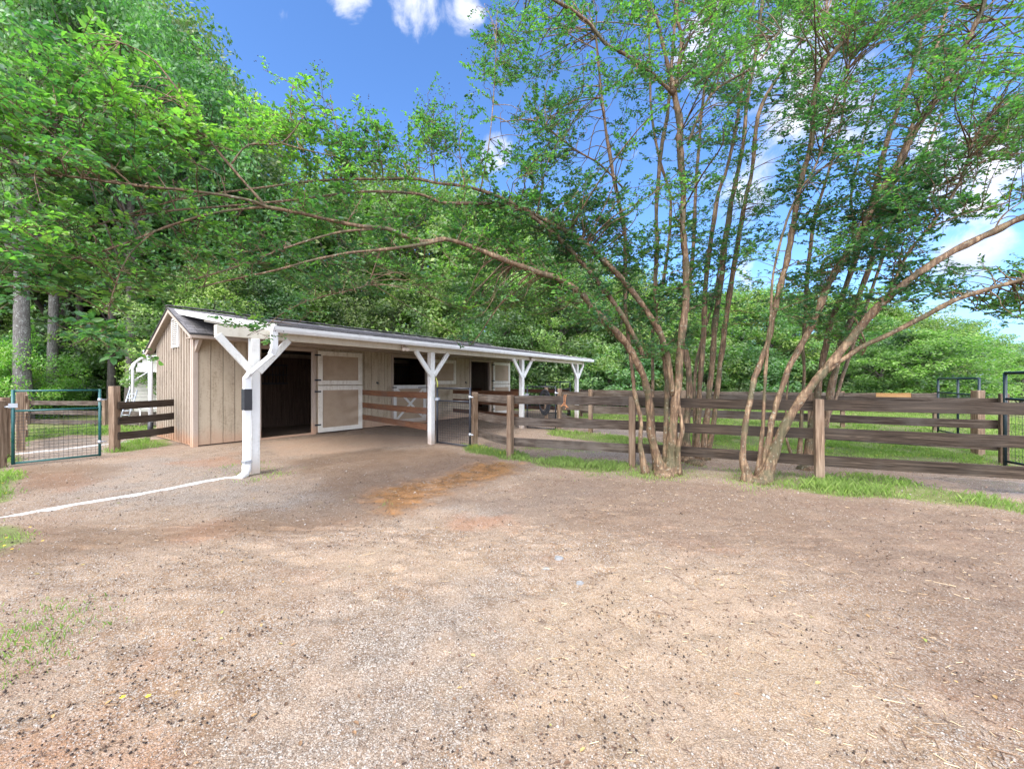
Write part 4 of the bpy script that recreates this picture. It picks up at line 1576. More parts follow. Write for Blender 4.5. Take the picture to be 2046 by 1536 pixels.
def octa(pos, r, name, mat, parent, rng, flat=1.0, rot=True, attrs=True):
    n = len(pos)
    D = np.array([[1, 0, 0], [0, 1, 0], [-1, 0, 0], [0, -1, 0], [0, 0, 1], [0, 0, -1]], dtype=float)
    k = D[None] * (r[:, None, None] * rng.uniform(0.7, 1.25, (n, 6, 1)))
    if rot:
        a = rng.uniform(0, 6.28, n)
        ca, sa = np.cos(a)[:, None], np.sin(a)[:, None]
        x = k[..., 0] * ca - k[..., 1] * sa
        y = k[..., 0] * sa + k[..., 1] * ca
        k = np.stack([x, y, k[..., 2] * flat], -1)
    V = (pos[:, None] + k).reshape(-1, 3)
    T = np.array([[0, 1, 4], [1, 2, 4], [2, 3, 4], [3, 0, 4], [1, 0, 5], [2, 1, 5], [3, 2, 5], [0, 3, 5]])
    Fc = (np.arange(n)[:, None, None] * 6 + T[None]).reshape(-1, 3)
    o = array_mesh(name, V, Fc, mat, parent, {'rnd': ('FACE', np.repeat(rng.uniform(0, 1, n), 8))}, smooth=True)
    o['kind'] = 'stuff'
    return o


M['pod'] = plain('dark_seed_pod', (0.022, 0.014, 0.011), 0.7, var=0.4)

c1 = [
    # long arching limb towards the upper left
    [(1322, 952, 4.40, 22), (1302, 869, 4.35, 18), (1299, 818, 4.30, 16), (1292, 772, 4.25, 15), (1274, 726, 4.15, 15), (1256, 693, 4.1, 15), (1231, 663, 4.0, 15),
     (1200, 632, 3.95, 15), (1163, 589, 3.85, 14), (1120, 558, 3.75, 13), (1080, 546, 3.7, 12), (1010, 520, 3.55, 12), (940, 492, 3.45, 12), (888, 478, 3.35, 13), (850, 483, 3.3, 13), (810, 472, 3.2, 12),
     (773, 457, 3.1, 12), (722, 452, 3.0, 11), (660, 440, 2.9, 10), (595, 425, 2.8, 10), (532, 413, 2.7, 10), (497, 400, 2.6, 8), (396, 383, 2.45, 8), (264, 370, 2.3, 8), (132, 352, 2.15, 7), (0, 347, 2.05, 5), (-140, 330, 1.95, 4)],
    [(888, 479, 3.35, 9), (850, 487, 3.25, 9), (773, 498, 3.1, 8), (700, 505, 2.95, 7), (625, 520, 2.85, 7), (550, 540, 2.7, 6), (457, 560, 2.6, 5), (396, 575, 2.55, 4)],
    [(773, 457, 3.1, 7), (690, 462, 2.95, 7), (625, 478, 2.85, 6), (550, 503, 2.75, 6), (457, 538, 2.65, 5), (380, 560, 2.6, 4)],
    [(532, 413, 2.7, 8), (462, 334, 2.6, 7), (396, 251, 2.5, 6), (352, 176, 2.45, 5), (300, 115, 2.4, 4), (240, 85, 2.35, 3)],
    [(462, 328, 2.6, 5), (497, 290, 2.65, 5), (563, 286, 2.7, 4), (607, 233, 2.7, 3)],
    [(563, 287, 2.7, 4), (620, 302, 2.75, 3), (677, 314, 2.8, 3)],
    [(532, 413, 2.7, 7), (430, 425, 2.55, 7), (334, 453, 2.45, 6), (246, 488, 2.35, 6), (176, 510, 2.3, 6), (128, 523, 2.25, 5), (79, 559, 2.2, 4), (0, 562, 2.15, 3)],
    [(264, 370, 2.3, 5), (180, 300, 2.2, 4), (90, 250, 2.15, 3)],
    [(310, 460, 2.42, 4), (262, 505, 2.35, 4), (237, 552, 2.3, 4), (218, 616, 2.28, 3), (216, 648, 2.27, 2.5), (171, 684, 2.25, 2)],
    [(760, 500, 3.1, 4), (736, 563, 3.1, 4), (707, 578, 3.05, 4), (646, 592, 3.0, 3.5), (579, 617, 2.95, 3), (532, 649, 2.9, 2.5), (500, 655, 2.9, 2)],
    # upper limbs to the left
    [(1345, 790, 4.30, 12), (1335, 720, 4.25, 13), (1314, 657, 4.2, 13), (1259, 576, 4.1, 12), (1192, 508, 4.0, 12), (1150, 472, 3.9, 11), (1090, 440, 3.8, 10), (1011, 408, 3.7, 10), (893, 406, 3.5, 9),
     (836, 388, 3.4, 8), (727, 383, 3.2, 7), (600, 398, 3.0, 6), (480, 410, 2.8, 6), (352, 420, 2.6, 6), (264, 432, 2.5, 5), (150, 458, 2.4, 4), (0, 462, 2.3, 3)],
    [(1285, 710, 4.2, 10), (1275, 690, 4.2, 11), (1245, 632, 4.1, 11), (1215, 590, 4.05, 10), (1176, 540, 3.95, 10), (1110, 470, 3.85, 9), (1020, 405, 3.7, 9), (940, 375, 3.6, 8), (873, 366, 3.5, 8), (827, 357, 3.4, 8),
     (748, 358, 3.25, 7), (650, 360, 3.05, 7), (484, 380, 2.8, 6), (352, 400, 2.6, 5), (198, 449, 2.4, 4)],
    # upright stems
    [(1338, 952, 4.38, 26), (1343, 881, 4.35, 20), (1350, 805, 4.3, 18), (1355, 762, 4.3, 17), (1358, 704, 4.25, 16), (1367, 640, 4.2, 15), (1371, 586, 4.2, 14), (1369, 508, 4.15, 13), (1364, 456, 4.1, 12), (1366, 378, 4.1, 13),
     (1357, 286, 4.0, 14), (1359, 247, 4.0, 14), (1346, 182, 3.95, 13), (1338, 143, 3.9, 9), (1323, 86, 3.85, 8), (1315, 47, 3.8, 7), (1294, 0, 3.75, 7), (1270, -70, 3.7, 6)],
    [(1346, 190, 3.95, 9), (1312, 156, 3.85, 8), (1273, 125, 3.75, 7), (1240, 104, 3.7, 7), (1208, 86, 3.65, 7), (1180, 50, 3.6, 7), (1146, 23, 3.5, 7), (1107, 0, 3.4, 7), (1040, -40, 3.3, 5)],
    [(1350, 175, 3.95, 8), (1357, 130, 3.9, 8), (1362, 78, 3.85, 8), (1352, 26, 3.8, 7), (1362, -50, 3.75, 6)],
    [(1330, 945, 4.42, 16), (1330, 869, 4.45, 11), (1332, 792, 4.5, 10), (1331, 742, 4.5, 9), (1322, 680, 4.5, 9), (1311, 639, 4.5, 9), (1309, 573, 4.5, 9), (1313, 495, 4.5, 9), (1311, 430, 4.5, 8), (1317, 340, 4.45, 9), (1323, 286, 4.4, 9), (1331, 247, 4.4, 8), (1336, 203, 4.35, 7),
     (1344, 104, 4.3, 7), (1349, 26, 4.3, 6), (1352, -60, 4.2, 5)],
    [(1353, 948, 4.34, 16), (1355, 894, 4.3, 11), (1363, 856, 4.28, 10), (1357, 815, 4.28, 8), (1351, 780, 4.3, 6)],
    [(1292, 948, 4.32, 14), (1280, 894, 4.3, 10), (1280, 838, 4.3, 9), (1269, 792, 4.3, 9), (1264, 745, 4.3, 8), (1258, 690, 4.35, 8), (1250, 620, 4.35, 8), (1249, 534, 4.35, 9), (1249, 469, 4.3, 9), (1236, 404, 4.25, 8), (1220, 320, 4.2, 8), (1208, 240, 4.15, 6), (1198, 150, 4.1, 5), (1190, 60, 4.0, 4)],
    [(1310, 945, 4.5, 10), (1306, 860, 4.6, 7), (1304, 760, 4.7, 7), (1305, 648, 4.75, 7), (1330, 534, 4.8, 7), (1340, 404, 4.8, 6), (1318, 320, 4.75, 6), (1302, 230, 4.7, 5), (1298, 120, 4.6, 5), (1296, 0, 4.5, 4)],
    [(1249, 380, 4.25, 4), (1200, 330, 4.1, 4), (1150, 300, 4.0, 4), (1100, 262, 3.9, 4), (1060, 240, 3.85, 3), (1000, 244, 3.8, 2)],
    [(1374, 290, 4.05, 6), (1395, 235, 4.0, 6), (1425, 185, 3.95, 5), (1460, 160, 3.9, 5), (1510, 130, 3.85, 4), (1560, 60, 3.8, 4)],
    [(960, 380, 3.6, 4), (975, 300, 3.6, 3.5), (985, 210, 3.6, 3), (990, 120, 3.55, 2.5), (992, 50, 3.5, 2)],
]


def d_left(x, y):
    return 2.02 + max(0, min(1, x / 1150)) * 1.80 + max(0, (y - 430)) * 0.0006


for q in ([(690, 360, 3.12, 4), (684, 300, 3.12, 3), (668, 235, 3.1, 2), (660, 190, 3.1, 1.5)], [(765, 357, 3.28, 4), (760, 300, 3.28, 3), (742, 235, 3.25, 2)],
          [(870, 366, 3.48, 4), (862, 290, 3.5, 3), (868, 215, 3.5, 2)], [(930, 374, 3.58, 4), (918, 300, 3.6, 3), (925, 235, 3.6, 2)],
          [(600, 300, 2.73, 3), (580, 230, 2.75, 2.5), (585, 170, 2.75, 1.5)], [(820, 358, 3.38, 4), (800, 310, 3.4, 3), (786, 270, 3.4, 2)]):
    c1.append(q)
a_left = [
    ([(500, 230), (580, 160), (650, 165), (690, 235), (745, 222), (790, 285), (845, 225), (950, 215), (975, 340), (500, 345)], 78, d_left, 0.85),
    ([(-160, 150), (0, 190), (60, 130), (180, 40), (260, 70), (350, 120), (420, 200), (520, 240), (600, 210), (660, 260), (700, 300), (760, 240), (820, 300), (900, 300), (960, 340), (1010, 330), (1010, 500), (870, 560), (640, 520), (400, 500), (-160, 460)], 320, d_left, 0.95),
    ([(-160, 430), (400, 470), (700, 500), (900, 540), (860, 620), (700, 590), (600, 560), (450, 590), (330, 600), (210, 560), (100, 590), (-160, 600)], 130, d_left, 0.95),
    ([(0, 200), (60, 160), (230, 60), (360, 150), (400, 260), (460, 340), (300, 400), (0, 400)], 55, d_left, 1.05),
    ([(235, 545), (260, 560), (250, 640), (240, 690), (140, 692), (205, 640), (200, 600)], 9, lambda x, y: 2.28, 1.15),
    ([(465, 640), (560, 625), (640, 585), (650, 610), (560, 665), (470, 668)], 6, lambda x, y: 2.92, 0.95),
    ([(880, 520), (1000, 520), (1160, 560), (1230, 660), (1120, 650), (1000, 620), (920, 640), (900, 600)], 70, lambda x, y: 3.9, 1.0),
    ([(890, 400), (1240, 380), (1280, 560), (1200, 600), (1040, 560), (890, 500)], 230, lambda x, y: 3.55 + (x - 890) * 0.0018, 1.0),
    ([(1230, 480), (1380, 420), (1400, 560), (1390, 700), (1290, 720), (1240, 640)], 130, lambda x, y: 4.4, 1.0),
    ([(910, 670), (945, 660), (940, 690), (900, 690)], 2, lambda x, y: 3.9, 1.0),
    ([(940, 60), (1000, 0), (1110, -60), (1300, -80), (1420, -80), (1500, 0), (1560, 120), (1480, 280), (1400, 420), (1250, 420), (1150, 400), (1020, 340), (960, 240), (960, 150)], 400, lambda x, y: 3.95 + rndg(0.3), 0.84),
]
_r = random.Random(5)


def rndg(s):
    return _r.gauss(0, s)


t1, n1 = crape('big multi stemmed crape myrtle by the second fence post, long limbs arching over the barn', W(1327, 950), c1, a_left, 101, pods=0.55)

c2 = [
    [(1373, 928, 5.05, 24), (1371, 856, 5.1, 16), (1378, 780, 5.1, 14), (1371, 704, 5.1, 11), (1366, 670, 5.1, 10), (1372, 600, 5.1, 9), (1385, 500, 5.1, 8), (1390, 380, 5.0, 7), (1400, 250, 5.0, 6), (1415, 120, 4.9, 5), (1430, 0, 4.9, 4)],
    [(1391, 922, 5.1, 16), (1396, 818, 5.1, 11), (1401, 729, 5.1, 11), (1406, 665, 5.1, 11), (1408, 586, 5.1, 11), (1418, 495, 5.05, 10), (1436, 386, 5.0, 8), (1452, 339, 5.0, 7), (1475, 230, 4.9, 7), (1490, 100, 4.9, 6), (1510, -20, 4.8, 5)],
    [(1401, 926, 5.15, 16), (1411, 843, 5.2, 12), (1419, 767, 5.2, 12), (1426, 691, 5.2, 12), (1430, 639, 5.2, 12), (1442, 547, 5.2, 12), (1449, 482, 5.15, 11), (1462, 404, 5.1, 10), (1475, 339, 5.1, 9), (1486, 280, 5.0, 8), (1492, 208, 5.0, 8), (1508, 117, 5, 7), (1521, 20, 4.9, 6), (1530, -60, 4.8, 5)],
    [(1409, 920, 5.2, 14), (1424, 856, 5.2, 11), (1434, 767, 5.25, 11), (1444, 691, 5.25, 11), (1450, 639, 5.25, 11), (1460, 573, 5.2, 11), (1475, 482, 5.2, 10), (1488, 404, 5.15, 9), (1503, 339, 5.1, 8), (1515, 230, 5.0, 8), (1550, 160, 5.0, 7), (1600, 83, 4.9, 6), (1650, 30, 4.8, 5)],
    [(1385, 915, 5.2, 8), (1388, 830, 5.3, 6), (1392, 720, 5.4, 6), (1425, 600, 5.5, 5), (1445, 480, 5.5, 5), (1470, 350, 5.4, 4)],
]
a_2 = [
    ([(1380, -60), (1700, -60), (1680, 120), (1600, 260), (1560, 420), (1500, 520), (1400, 560), (1370, 300)], 310, lambda x, y: 5.0, 0.85),
    ([(1380, 420), (1540, 400), (1560, 480), (1480, 560), (1560, 640), (1420, 660), (1380, 600)], 70, lambda x, y: 5.1, 0.95),
]
crape('slender crape myrtle clump just behind the fence, right of the big clump', W(1390, 926), c2, a_2, 202, pods=0.1)

c3 = [
    [(1497, 962, 4.02, 22), (1484, 915, 4.02, 13), (1490, 843, 4.05, 12), (1500, 792, 4.05, 12), (1508, 754, 4.1, 12), (1520, 724, 4.1, 12), (1536, 678, 4.1, 11), (1543, 640, 4.1, 12), (1556, 586, 4.1, 12), (1569, 534, 4.1, 12), (1582, 469, 4.1, 12), (1590, 417, 4.05, 12), (1603, 352, 4.0, 11),
     (1622, 283, 4.0, 11), (1627, 188, 3.95, 10), (1642, 138, 3.9, 10), (1679, 88, 3.85, 9), (1710, 20, 3.8, 8), (1730, -60, 3.7, 6)],
    [(1513, 955, 4.05, 12), (1523, 869, 4.05, 8), (1527, 792, 4.05, 6.5), (1531, 729, 4.05, 6), (1538, 665, 4.0, 6), (1541, 612, 4.0, 5), (1545, 547, 4.0, 5), (1567, 456, 3.95, 5), (1593, 391, 3.9, 4.5), (1632, 326, 3.85, 4), (1660, 230, 3.8, 4), (1700, 120, 3.7, 4)],
    [(1520, 962, 4.03, 18), (1536, 881, 4.0, 13), (1543, 838, 4.0, 12), (1556, 792, 4.0, 12), (1576, 737, 3.98, 12), (1607, 678, 3.95, 13), (1632, 630, 3.9, 13), (1657, 565, 3.9, 14), (1713, 477, 3.85, 14), (1752, 395, 3.8, 14), (1794, 330, 3.75, 14), (1830, 259, 3.7, 13), (1863, 210, 3.65, 12), (1929, 92, 3.6, 10), (1965, 10, 3.5, 8), (1990, -60, 3.4, 6)],
    [(1524, 968, 3.98, 28), (1548, 900, 3.95, 22), (1576, 836, 3.9, 19), (1612, 782, 3.85, 17), (1650, 737, 3.8, 17), (1683, 698, 3.75, 17), (1719, 653, 3.7, 17), (1771, 597, 3.6, 17), (1827, 552, 3.5, 16), (1908, 500, 3.4, 15), (1983, 464, 3.3, 15), (2046, 434, 3.2, 14), (2150, 400, 3.0, 12), (2300, 340, 2.9, 8)],
    [(1650, 742, 3.8, 12), (1717, 696, 3.7, 10), (1769, 671, 3.6, 10), (1847, 632, 3.5, 10), (1908, 600, 3.4, 10), (1973, 578, 3.3, 9), (2046, 558, 3.2, 8), (2150, 530, 3.0, 6)],
    [(1775, 592, 3.58, 7), (1810, 513, 3.6, 6), (1859, 451, 3.55, 6), (1908, 382, 3.5, 5), (1930, 330, 3.5, 5), (1950, 270, 3.45, 4), (1990, 220, 3.4, 4)],
    [(1859, 455, 3.55, 3), (1920, 430, 3.4, 3), (2000, 408, 3.3, 2.5), (2046, 395, 3.2, 2)],
    [(1985, 462, 3.3, 4), (2005, 430, 3.25, 3), (2046, 400, 3.2, 2)],
    [(1715, 650, 3.7, 4), (1730, 690, 3.75, 3), (1722, 710, 3.8, 2)],
]
a_3 = [
    ([(1560, -60), (2150, -60), (2150, 330), (2046, 350), (1960, 330), (1900, 420), (1800, 420), (1700, 330), (1640, 300), (1580, 200)], 440, lambda x, y: 3.95 - (x - 1600) * 0.0012 + rndg(0.25), 0.84),
    ([(1560, 280), (1880, 330), (1900, 400), (1800, 470), (1700, 520), (1560, 420)], 130, lambda x, y: 4.1 - (x - 1560) * 0.001, 0.95),
    ([(1820, 380), (1950, 400), (2046, 370), (2100, 400), (2050, 420), (1900, 440), (1800, 520), (1760, 470)], 42, lambda x, y: 3.5, 1.0),
    ([(1650, 470), (1800, 470), (1900, 540), (1980, 520), (2120, 520), (2120, 600), (2040, 640), (1960, 630), (1830, 600), (1720, 640), (1640, 560)], 120, lambda x, y: 3.65, 0.95),
    ([(1490, 500), (1620, 500), (1700, 600), (1720, 680), (1640, 690), (1560, 600), (1480, 560)], 70, lambda x, y: 4.1, 0.95),
]
crape('leaning crape myrtle with thick limbs slanting out to the right, in front of the fence', W(1515, 962), c3, a_3, 303, pods=0.08)

c4 = [
    [(1597, 925, 5.0, 10), (1602, 818, 5.0, 7), (1607, 742, 5.0, 6.5), (1604, 691, 5.0, 6), (1608, 639, 5.0, 7), (1616, 521, 4.9, 8), (1629, 430, 4.9, 7), (1645, 378, 4.8, 6), (1680, 250, 4.7, 5), (1700, 100, 4.6, 4)],
    [(1609, 940, 4.98, 20), (1622, 856, 5.0, 15), (1637, 767, 5.0, 13), (1650, 691, 5.0, 12), (1661, 640, 4.95, 12), (1687, 580, 4.9, 11), (1719, 487, 4.8, 11), (1745, 395, 4.75, 10), (1770, 290, 4.7, 10), (1800, 200, 4.6, 9), (1835, 100, 4.5, 7), (1860, 0, 4.4, 5)],
    [(1620, 942, 4.95, 20), (1645, 860, 4.95, 15), (1664, 760, 4.95, 14), (1682, 680, 4.9, 12), (1700, 640, 4.9, 12), (1713, 600, 4.9, 11), (1745, 510, 4.8, 11), (1762, 428, 4.75, 11), (1785, 356, 4.7, 10), (1830, 230, 4.6, 8), (1870, 100, 4.5, 7), (1900, -20, 4.4, 5)],
    [(1590, 930, 5.0, 8), (1572, 880, 5.0, 5), (1570, 830, 5.05, 4), (1575, 760, 5.1, 3)],
    [(1640, 870, 5.0, 8), (1668, 800, 5.2, 7), (1700, 700, 5.3, 7), (1735, 600, 5.3, 7), (1790, 440, 5.2, 6), (1850, 300, 5.1, 5), (1900, 180, 5.0, 4)],
    [(1719, 487, 4.8, 5), (1700, 400, 4.8, 5), (1720, 300, 4.7, 4), (1750, 180, 4.6, 4)],
]
a_4 = [
    ([(1600, 60), (1960, 0), (1960, 300), (1860, 420), (1760, 500), (1640, 560), (1600, 420)], 170, lambda x, y: 4.8, 0.95),
    ([(1500, 600), (1600, 560), (1740, 600), (1740, 680), (1600, 660)], 45, lambda x, y: 4.9, 0.95),
]
crape('crape myrtle clump behind the fence beside the third fence post', W(1613, 938), c4, a_4, 404, pods=0.08)


# ---------------------------------------------------------------- woodland
def tree_parts(seed, H, crown0, R, nblob, nleaf, leafL, trunk_r, lean=0.0, cover=1.0, flat=0.62):
    """returns trunk MB and crown arrays for a tree at the origin: limbs, then leaf clumps at limb ends"""
    rng = np.random.default_rng(seed)
    rnd = random.Random(seed)
    mb = MB()
    bend = [rnd.uniform(-0.25, 0.25) * (0.3 if trunk_r > 0.2 else 1) for _ in range(4)]
    tp = []
    nseg = 9
    for i in range(nseg + 1):
        s = i / nseg
        z = s * H * 0.9
        tp.append((Vector((lean * s * s * H * 0.3 + bend[0] * math.sin(s * 3.1), bend[1] * math.sin(s * 4.0 + 1), z - 0.05)), trunk_r * (1.25 if i == 0 else 1) * (1 - 0.82 * s) + 0.015))
    cm = catmull(tp, 2)
    mb.tube([p for p, _ in cm], [r for _, r in cm], 9)
    LB, LN = [], []
    for b in range(nblob):
        s = (b + rnd.random()) / nblob
        zc = crown0 + (H - crown0) * s
        prof = math.sin(min(1, (s * 0.86 + 0.16)) * math.pi) ** 0.65
        az = b * 2.39996 + rnd.uniform(-0.5, 0.5)
        rr = R * prof * rnd.uniform(0.35, 1.0)
        k = min(int(zc / (H * 0.9) * (len(cm) - 1)), len(cm) - 1)
        k0 = max(0, int(k * rnd.uniform(0.65, 0.92)))
        o = cm[k0][0]
        c = Vector((cm[k][0].x + math.cos(az) * rr, cm[k][0].y + math.sin(az) * rr, zc + rnd.uniform(-0.3, 0.3)))
        if rr > 0.3:
            midp = o.lerp(c, 0.5) + Vector((0, 0, rnd.uniform(-0.1, 0.35)))
            r0 = cm[k0][1] * 0.42
            mb.tube([o, midp, c], [r0, r0 * 0.6, 0.01], 5, cap=False)
        br = R * rnd.uniform(0.20, 0.36)
        n = int(nleaf * (br / (R * 0.28)) ** 1.6 * cover)
        # several flattened tiers in every clump, leaves mostly in their shells
        sub = rnd.randint(3, 5)
        for q in range(sub):
            cc = np.array(c) + rng.normal(0, 1, 3) * np.array([br * 0.55, br * 0.55, br * 0.35])
            m = n // sub
            u = unit(rng.normal(0, 1, (m, 3)))
            rad = rng.uniform(0.55, 1.0, (m, 1)) ** 0.6
            sp = u * rad * np.array([br * 0.66, br * 0.66, br * 0.66 * flat])
            sp[:, 2] += rng.normal(0, 0.05, m)
            LB.append(cc + sp)
            LN.append(unit(u * 0.7 + np.array([0, 0, 0.45]) + rng.normal(0, 0.45, (m, 3))))
    Bp = np.concatenate(LB)
    Nn = np.concatenate(LN)
    m = len(Bp)
    d = unit(np.cross(Nn, unit(rng.normal(0, 1, (m, 3)))) + np.array([0, 0, -0.25]))
    side = unit(np.cross(d, Nn))
    L = leafL * rng.uniform(0.6, 1.25, m)[:, None]
    Wd = L * rng.uniform(0.42, 0.62, m)[:, None]
    v0, v2 = Bp - d * L * 0.5, Bp + d * L * 0.5
    v1, v3 = Bp + side * Wd * 0.5 + Nn * Wd * 0.12, Bp - side * Wd * 0.5 + Nn * Wd * 0.12
    V = np.stack([v0, v1, v2, v3], 1).reshape(-1, 3)
    Fq = np.arange(m * 4).reshape(m, 4)
    rv = np.clip(rng.beta(2, 2.4, m), 0, 1)
    return mb, V, Fq, rv


PROTO = {}


def proto(key, mat, barkmat, **kw):
    mb, V, Fq, rv = tree_parts(**kw)
    off = (0, 0, 0)
    me = bpy.data.meshes.new('trunk')
    me.from_pydata(mb.v, [], mb.f)
    me.uv_layers.new(name='UVMap').data.foreach_set('uv', np.array(mb.uv, dtype=np.float32).ravel())
    me.polygons.foreach_set('use_smooth', mb.sm)
    me.materials.append(M[barkmat])
    cr = array_mesh('crown', V, Fq, M[mat], None, {'rnd': ('FACE', rv)}, link=False)
    PROTO[key] = (me, cr, kw['H'])


for i in range(3):
    proto(('tall', i), 'tall_leaf', 'bark', seed=500 + i, H=15.0, crown0=4.2, R=4.3, nblob=42, nleaf=360, leafL=0.20, trunk_r=0.26)
for i in range(3):
    proto(('mid', i), 'tall_leaf', 'bark', seed=520 + i, H=8.0, crown0=1.4, R=2.9, nblob=34, nleaf=430, leafL=0.15, trunk_r=0.12)
for i in range(2):
    proto(('light', i), 'light_leaf', 'bark', seed=540 + i, H=7.0, crown0=1.2, R=2.7, nblob=34, nleaf=430, leafL=0.13, trunk_r=0.10)
for i in range(2):
    proto(('shrub', i), 'tall_leaf', 'bark', seed=560 + i, H=3.2, crown0=0.25, R=1.9, nblob=22, nleaf=420, leafL=0.12, trunk_r=0.05)
proto(('bush', 0), 'bush_leaf', 'bark', seed=580, H=2.6, crown0=0.15, R=2.0, nblob=30, nleaf=460, leafL=0.09, trunk_r=0.04)
proto(('dark_trunk', 0), 'tall_leaf', 'bark', seed=593, H=15.0, crown0=7.6, R=4.0, nblob=40, nleaf=420, leafL=0.20, trunk_r=0.24)
proto(('pale_trunk', 0), 'tall_leaf', 'pale_bark', seed=590, H=15.0, crown0=6.2, R=4.3, nblob=44, nleaf=420, leafL=0.20, trunk_r=0.36)
proto(('pale_trunk', 1), 'tall_leaf', 'pale_bark', seed=591, H=15.0, crown0=6.0, R=4.0, nblob=42, nleaf=420, leafL=0.20, trunk_r=0.25, lean=0.25)

KIND = {'tall': ('woodland_tree', 'tall dark green broadleaf tree #', 'tree', 'tall trees of the woods'),
        'mid': ('woodland_tree', 'mid height dark green tree #', 'tree', 'lower trees at the edge of the woods'),
        'light': ('woodland_tree', 'pale green leafy tree #', 'tree', 'pale green trees at the edge of the woods'),
        'shrub': ('woodland_shrub', 'dark green shrub in the undergrowth #', 'shrub', 'undergrowth shrubs'),
        'bush': ('leafy_bush', 'bright yellow green bush', 'bush', None)}
TN = [0]


def plant(key, px, Yh, top_py, wid=1.0, label=None, group='*', name=None, rot=None):
    TN[0] += 1
    rnd = random.Random(TN[0] * 13 + 5)
    me, cr, H0 = PROTO[key]
    base = Vector(((px - CX) / F * Yh * S, Yh * S, 0))
    H = (1 + (HY - top_py) / F * Yh) * S
    s = H / H0
    nm, lb, cat, grp = KIND['tall' if key[0] in ('pale_trunk', 'dark_trunk') else key[0]]
    if label is None:
        if px < 330:
            where = 'left of the barn'
        elif px < 1190:
            where = 'behind the barn roof'
        elif px < 1700:
            where = 'beyond the crape myrtles'
        else:
            where = 'at the far right'
        lb = lb.replace('#', where)
        grp = grp + ', ' + where
        if Yh > 20.5:
            lb += ', farthest row'
            grp += ', farthest row'
    t = thing(name or nm, label or lb, cat, base, grp if group == '*' else group)
    t.scale = (s * wid, s * wid, s)
    t.rotation_euler = (0, 0, rnd.uniform(0, 6.28) if rot is None else rot)
    for nme, d in (('trunk', me), ('crown', cr)):
        o = bpy.data.objects.new(nme, d)
        C.objects.link(o)
        o.parent = t
    return t


# singled out trees
plant(('pale_trunk', 0), 48, 10.2, -150, 0.56, 'thick lichened trunk tree at the far left, above the bright bush', None, rot=0.3)
plant(('pale_trunk', 1), 104, 11.6, -120, 0.54, 'leaning pale grey trunk tree right of the thick lichened one', None, rot=0.1)
plant(('dark_trunk', 0), 262, 11.4, -20, 0.72, 'straight dark trunk tree rising left of the barn gable', None)
plant(('mid', 1), 232, 14.0, 330, 0.9, 'bent black trunk tree behind the ladder', None)
plant(('bush', 0), 30, 10.4, 694, 0.85, 'bright yellow green bush heaped behind the green gate', None)
plant(('bush', 0), -60, 10.6, 700, 1.2, 'bright green bush cut by the left edge of the frame', None)
plant(('bush', 0), 118, 11.8, 742, 0.75, 'low bright green bush between the lichened trunks and the shelter', None)
# tall trees
plant(('dark_trunk', 0), 222, 12.6, 60, 0.55, 'slim dark trunk tree just left of the straight dark trunk beside the gable', None)
plant(('dark_trunk', 0), 160, 13.8, 0, 0.5, 'slim dark trunk tree between the leaning pale trunk and the ladder', None)
for i, (x, y, top) in enumerate([(-160, 11, -200), (-60, 13.5, -160), (20, 15.5, -120), (130, 14.5, -60), (215, 16, -20), (300, 14.8, 20), (365, 16.5, 60), (425, 15.6, 150), (60, 19, -60), (180, 20, 0),
                                 (330, 20, 60), (470, 19, 260), (-200, 16, -120), (400, 13.6, 130), (540, 19, 330), (-260, 13, -150)]):
    plant(('tall', i % 3), x, y, top, 0.95)
for i, (x, y, top) in enumerate([(560, 17.5, 395), (620, 18.5, 370), (690, 17, 380), (760, 18.5, 340), (830, 18, 360), (890, 19.5, 370), (950, 20, 400), (1010, 19, 410), (1080, 20, 430), (1150, 21, 470), (640, 23, 360), (780, 24, 330),
                                 (900, 25, 350), (1040, 25, 400), (1200, 23, 510), (1270, 22, 540), (480, 15.2, 420), (420, 13.4, 470)]):
    plant(('light' if i % 3 else 'mid', i % (2 if i % 3 else 3)), x, y, top + 25, 1.15)
# edge of the woods right behind the barn and on towards the right
for i, (x, y, top) in enumerate([(360, 11.4, 560), (430, 11.8, 540), (500, 12.8, 530), (570, 13.2, 560), (640, 14.2, 575), (710, 14.6, 560), (790, 15, 585), (860, 15.6, 560), (930, 16, 570), (1000, 16.2, 540), (1060, 16.6, 560),
                                 (1120, 16.2, 530), (1180, 17, 560), (1240, 16, 570), (1300, 16.5, 590), (1360, 17, 600), (1420, 16.4, 605), (1480, 17, 590), (1540, 16.2, 600), (1600, 17.2, 598), (1660, 16.5, 612), (1720, 18, 600),
                                 (1790, 18, 625), (1860, 19, 640), (1920, 20, 650), (335, 14.5, 520), (180, 16.0, 520), (80, 17, 500), (-30, 13.5, 560), (290, 17, 420)]):
    k = ('light', i % 2) if i % 3 == 1 or x > 1380 and i % 2 else ('mid', i % 3)
    plant(k, x, y, top, 1.15 if x < 1300 else 1.5)
for i, (x, y, top) in enumerate([(1250, 21, 560), (1350, 22, 580), (1450, 23, 585), (1560, 24, 585), (1680, 25, 600), (1780, 26, 620), (1900, 27, 655), (1990, 30, 690), (2060, 32, 685), (2140, 30, 690), (2240, 28, 680), (2350, 24, 670)]):
    plant(('mid', i % 3), x, y, top, 1.6)
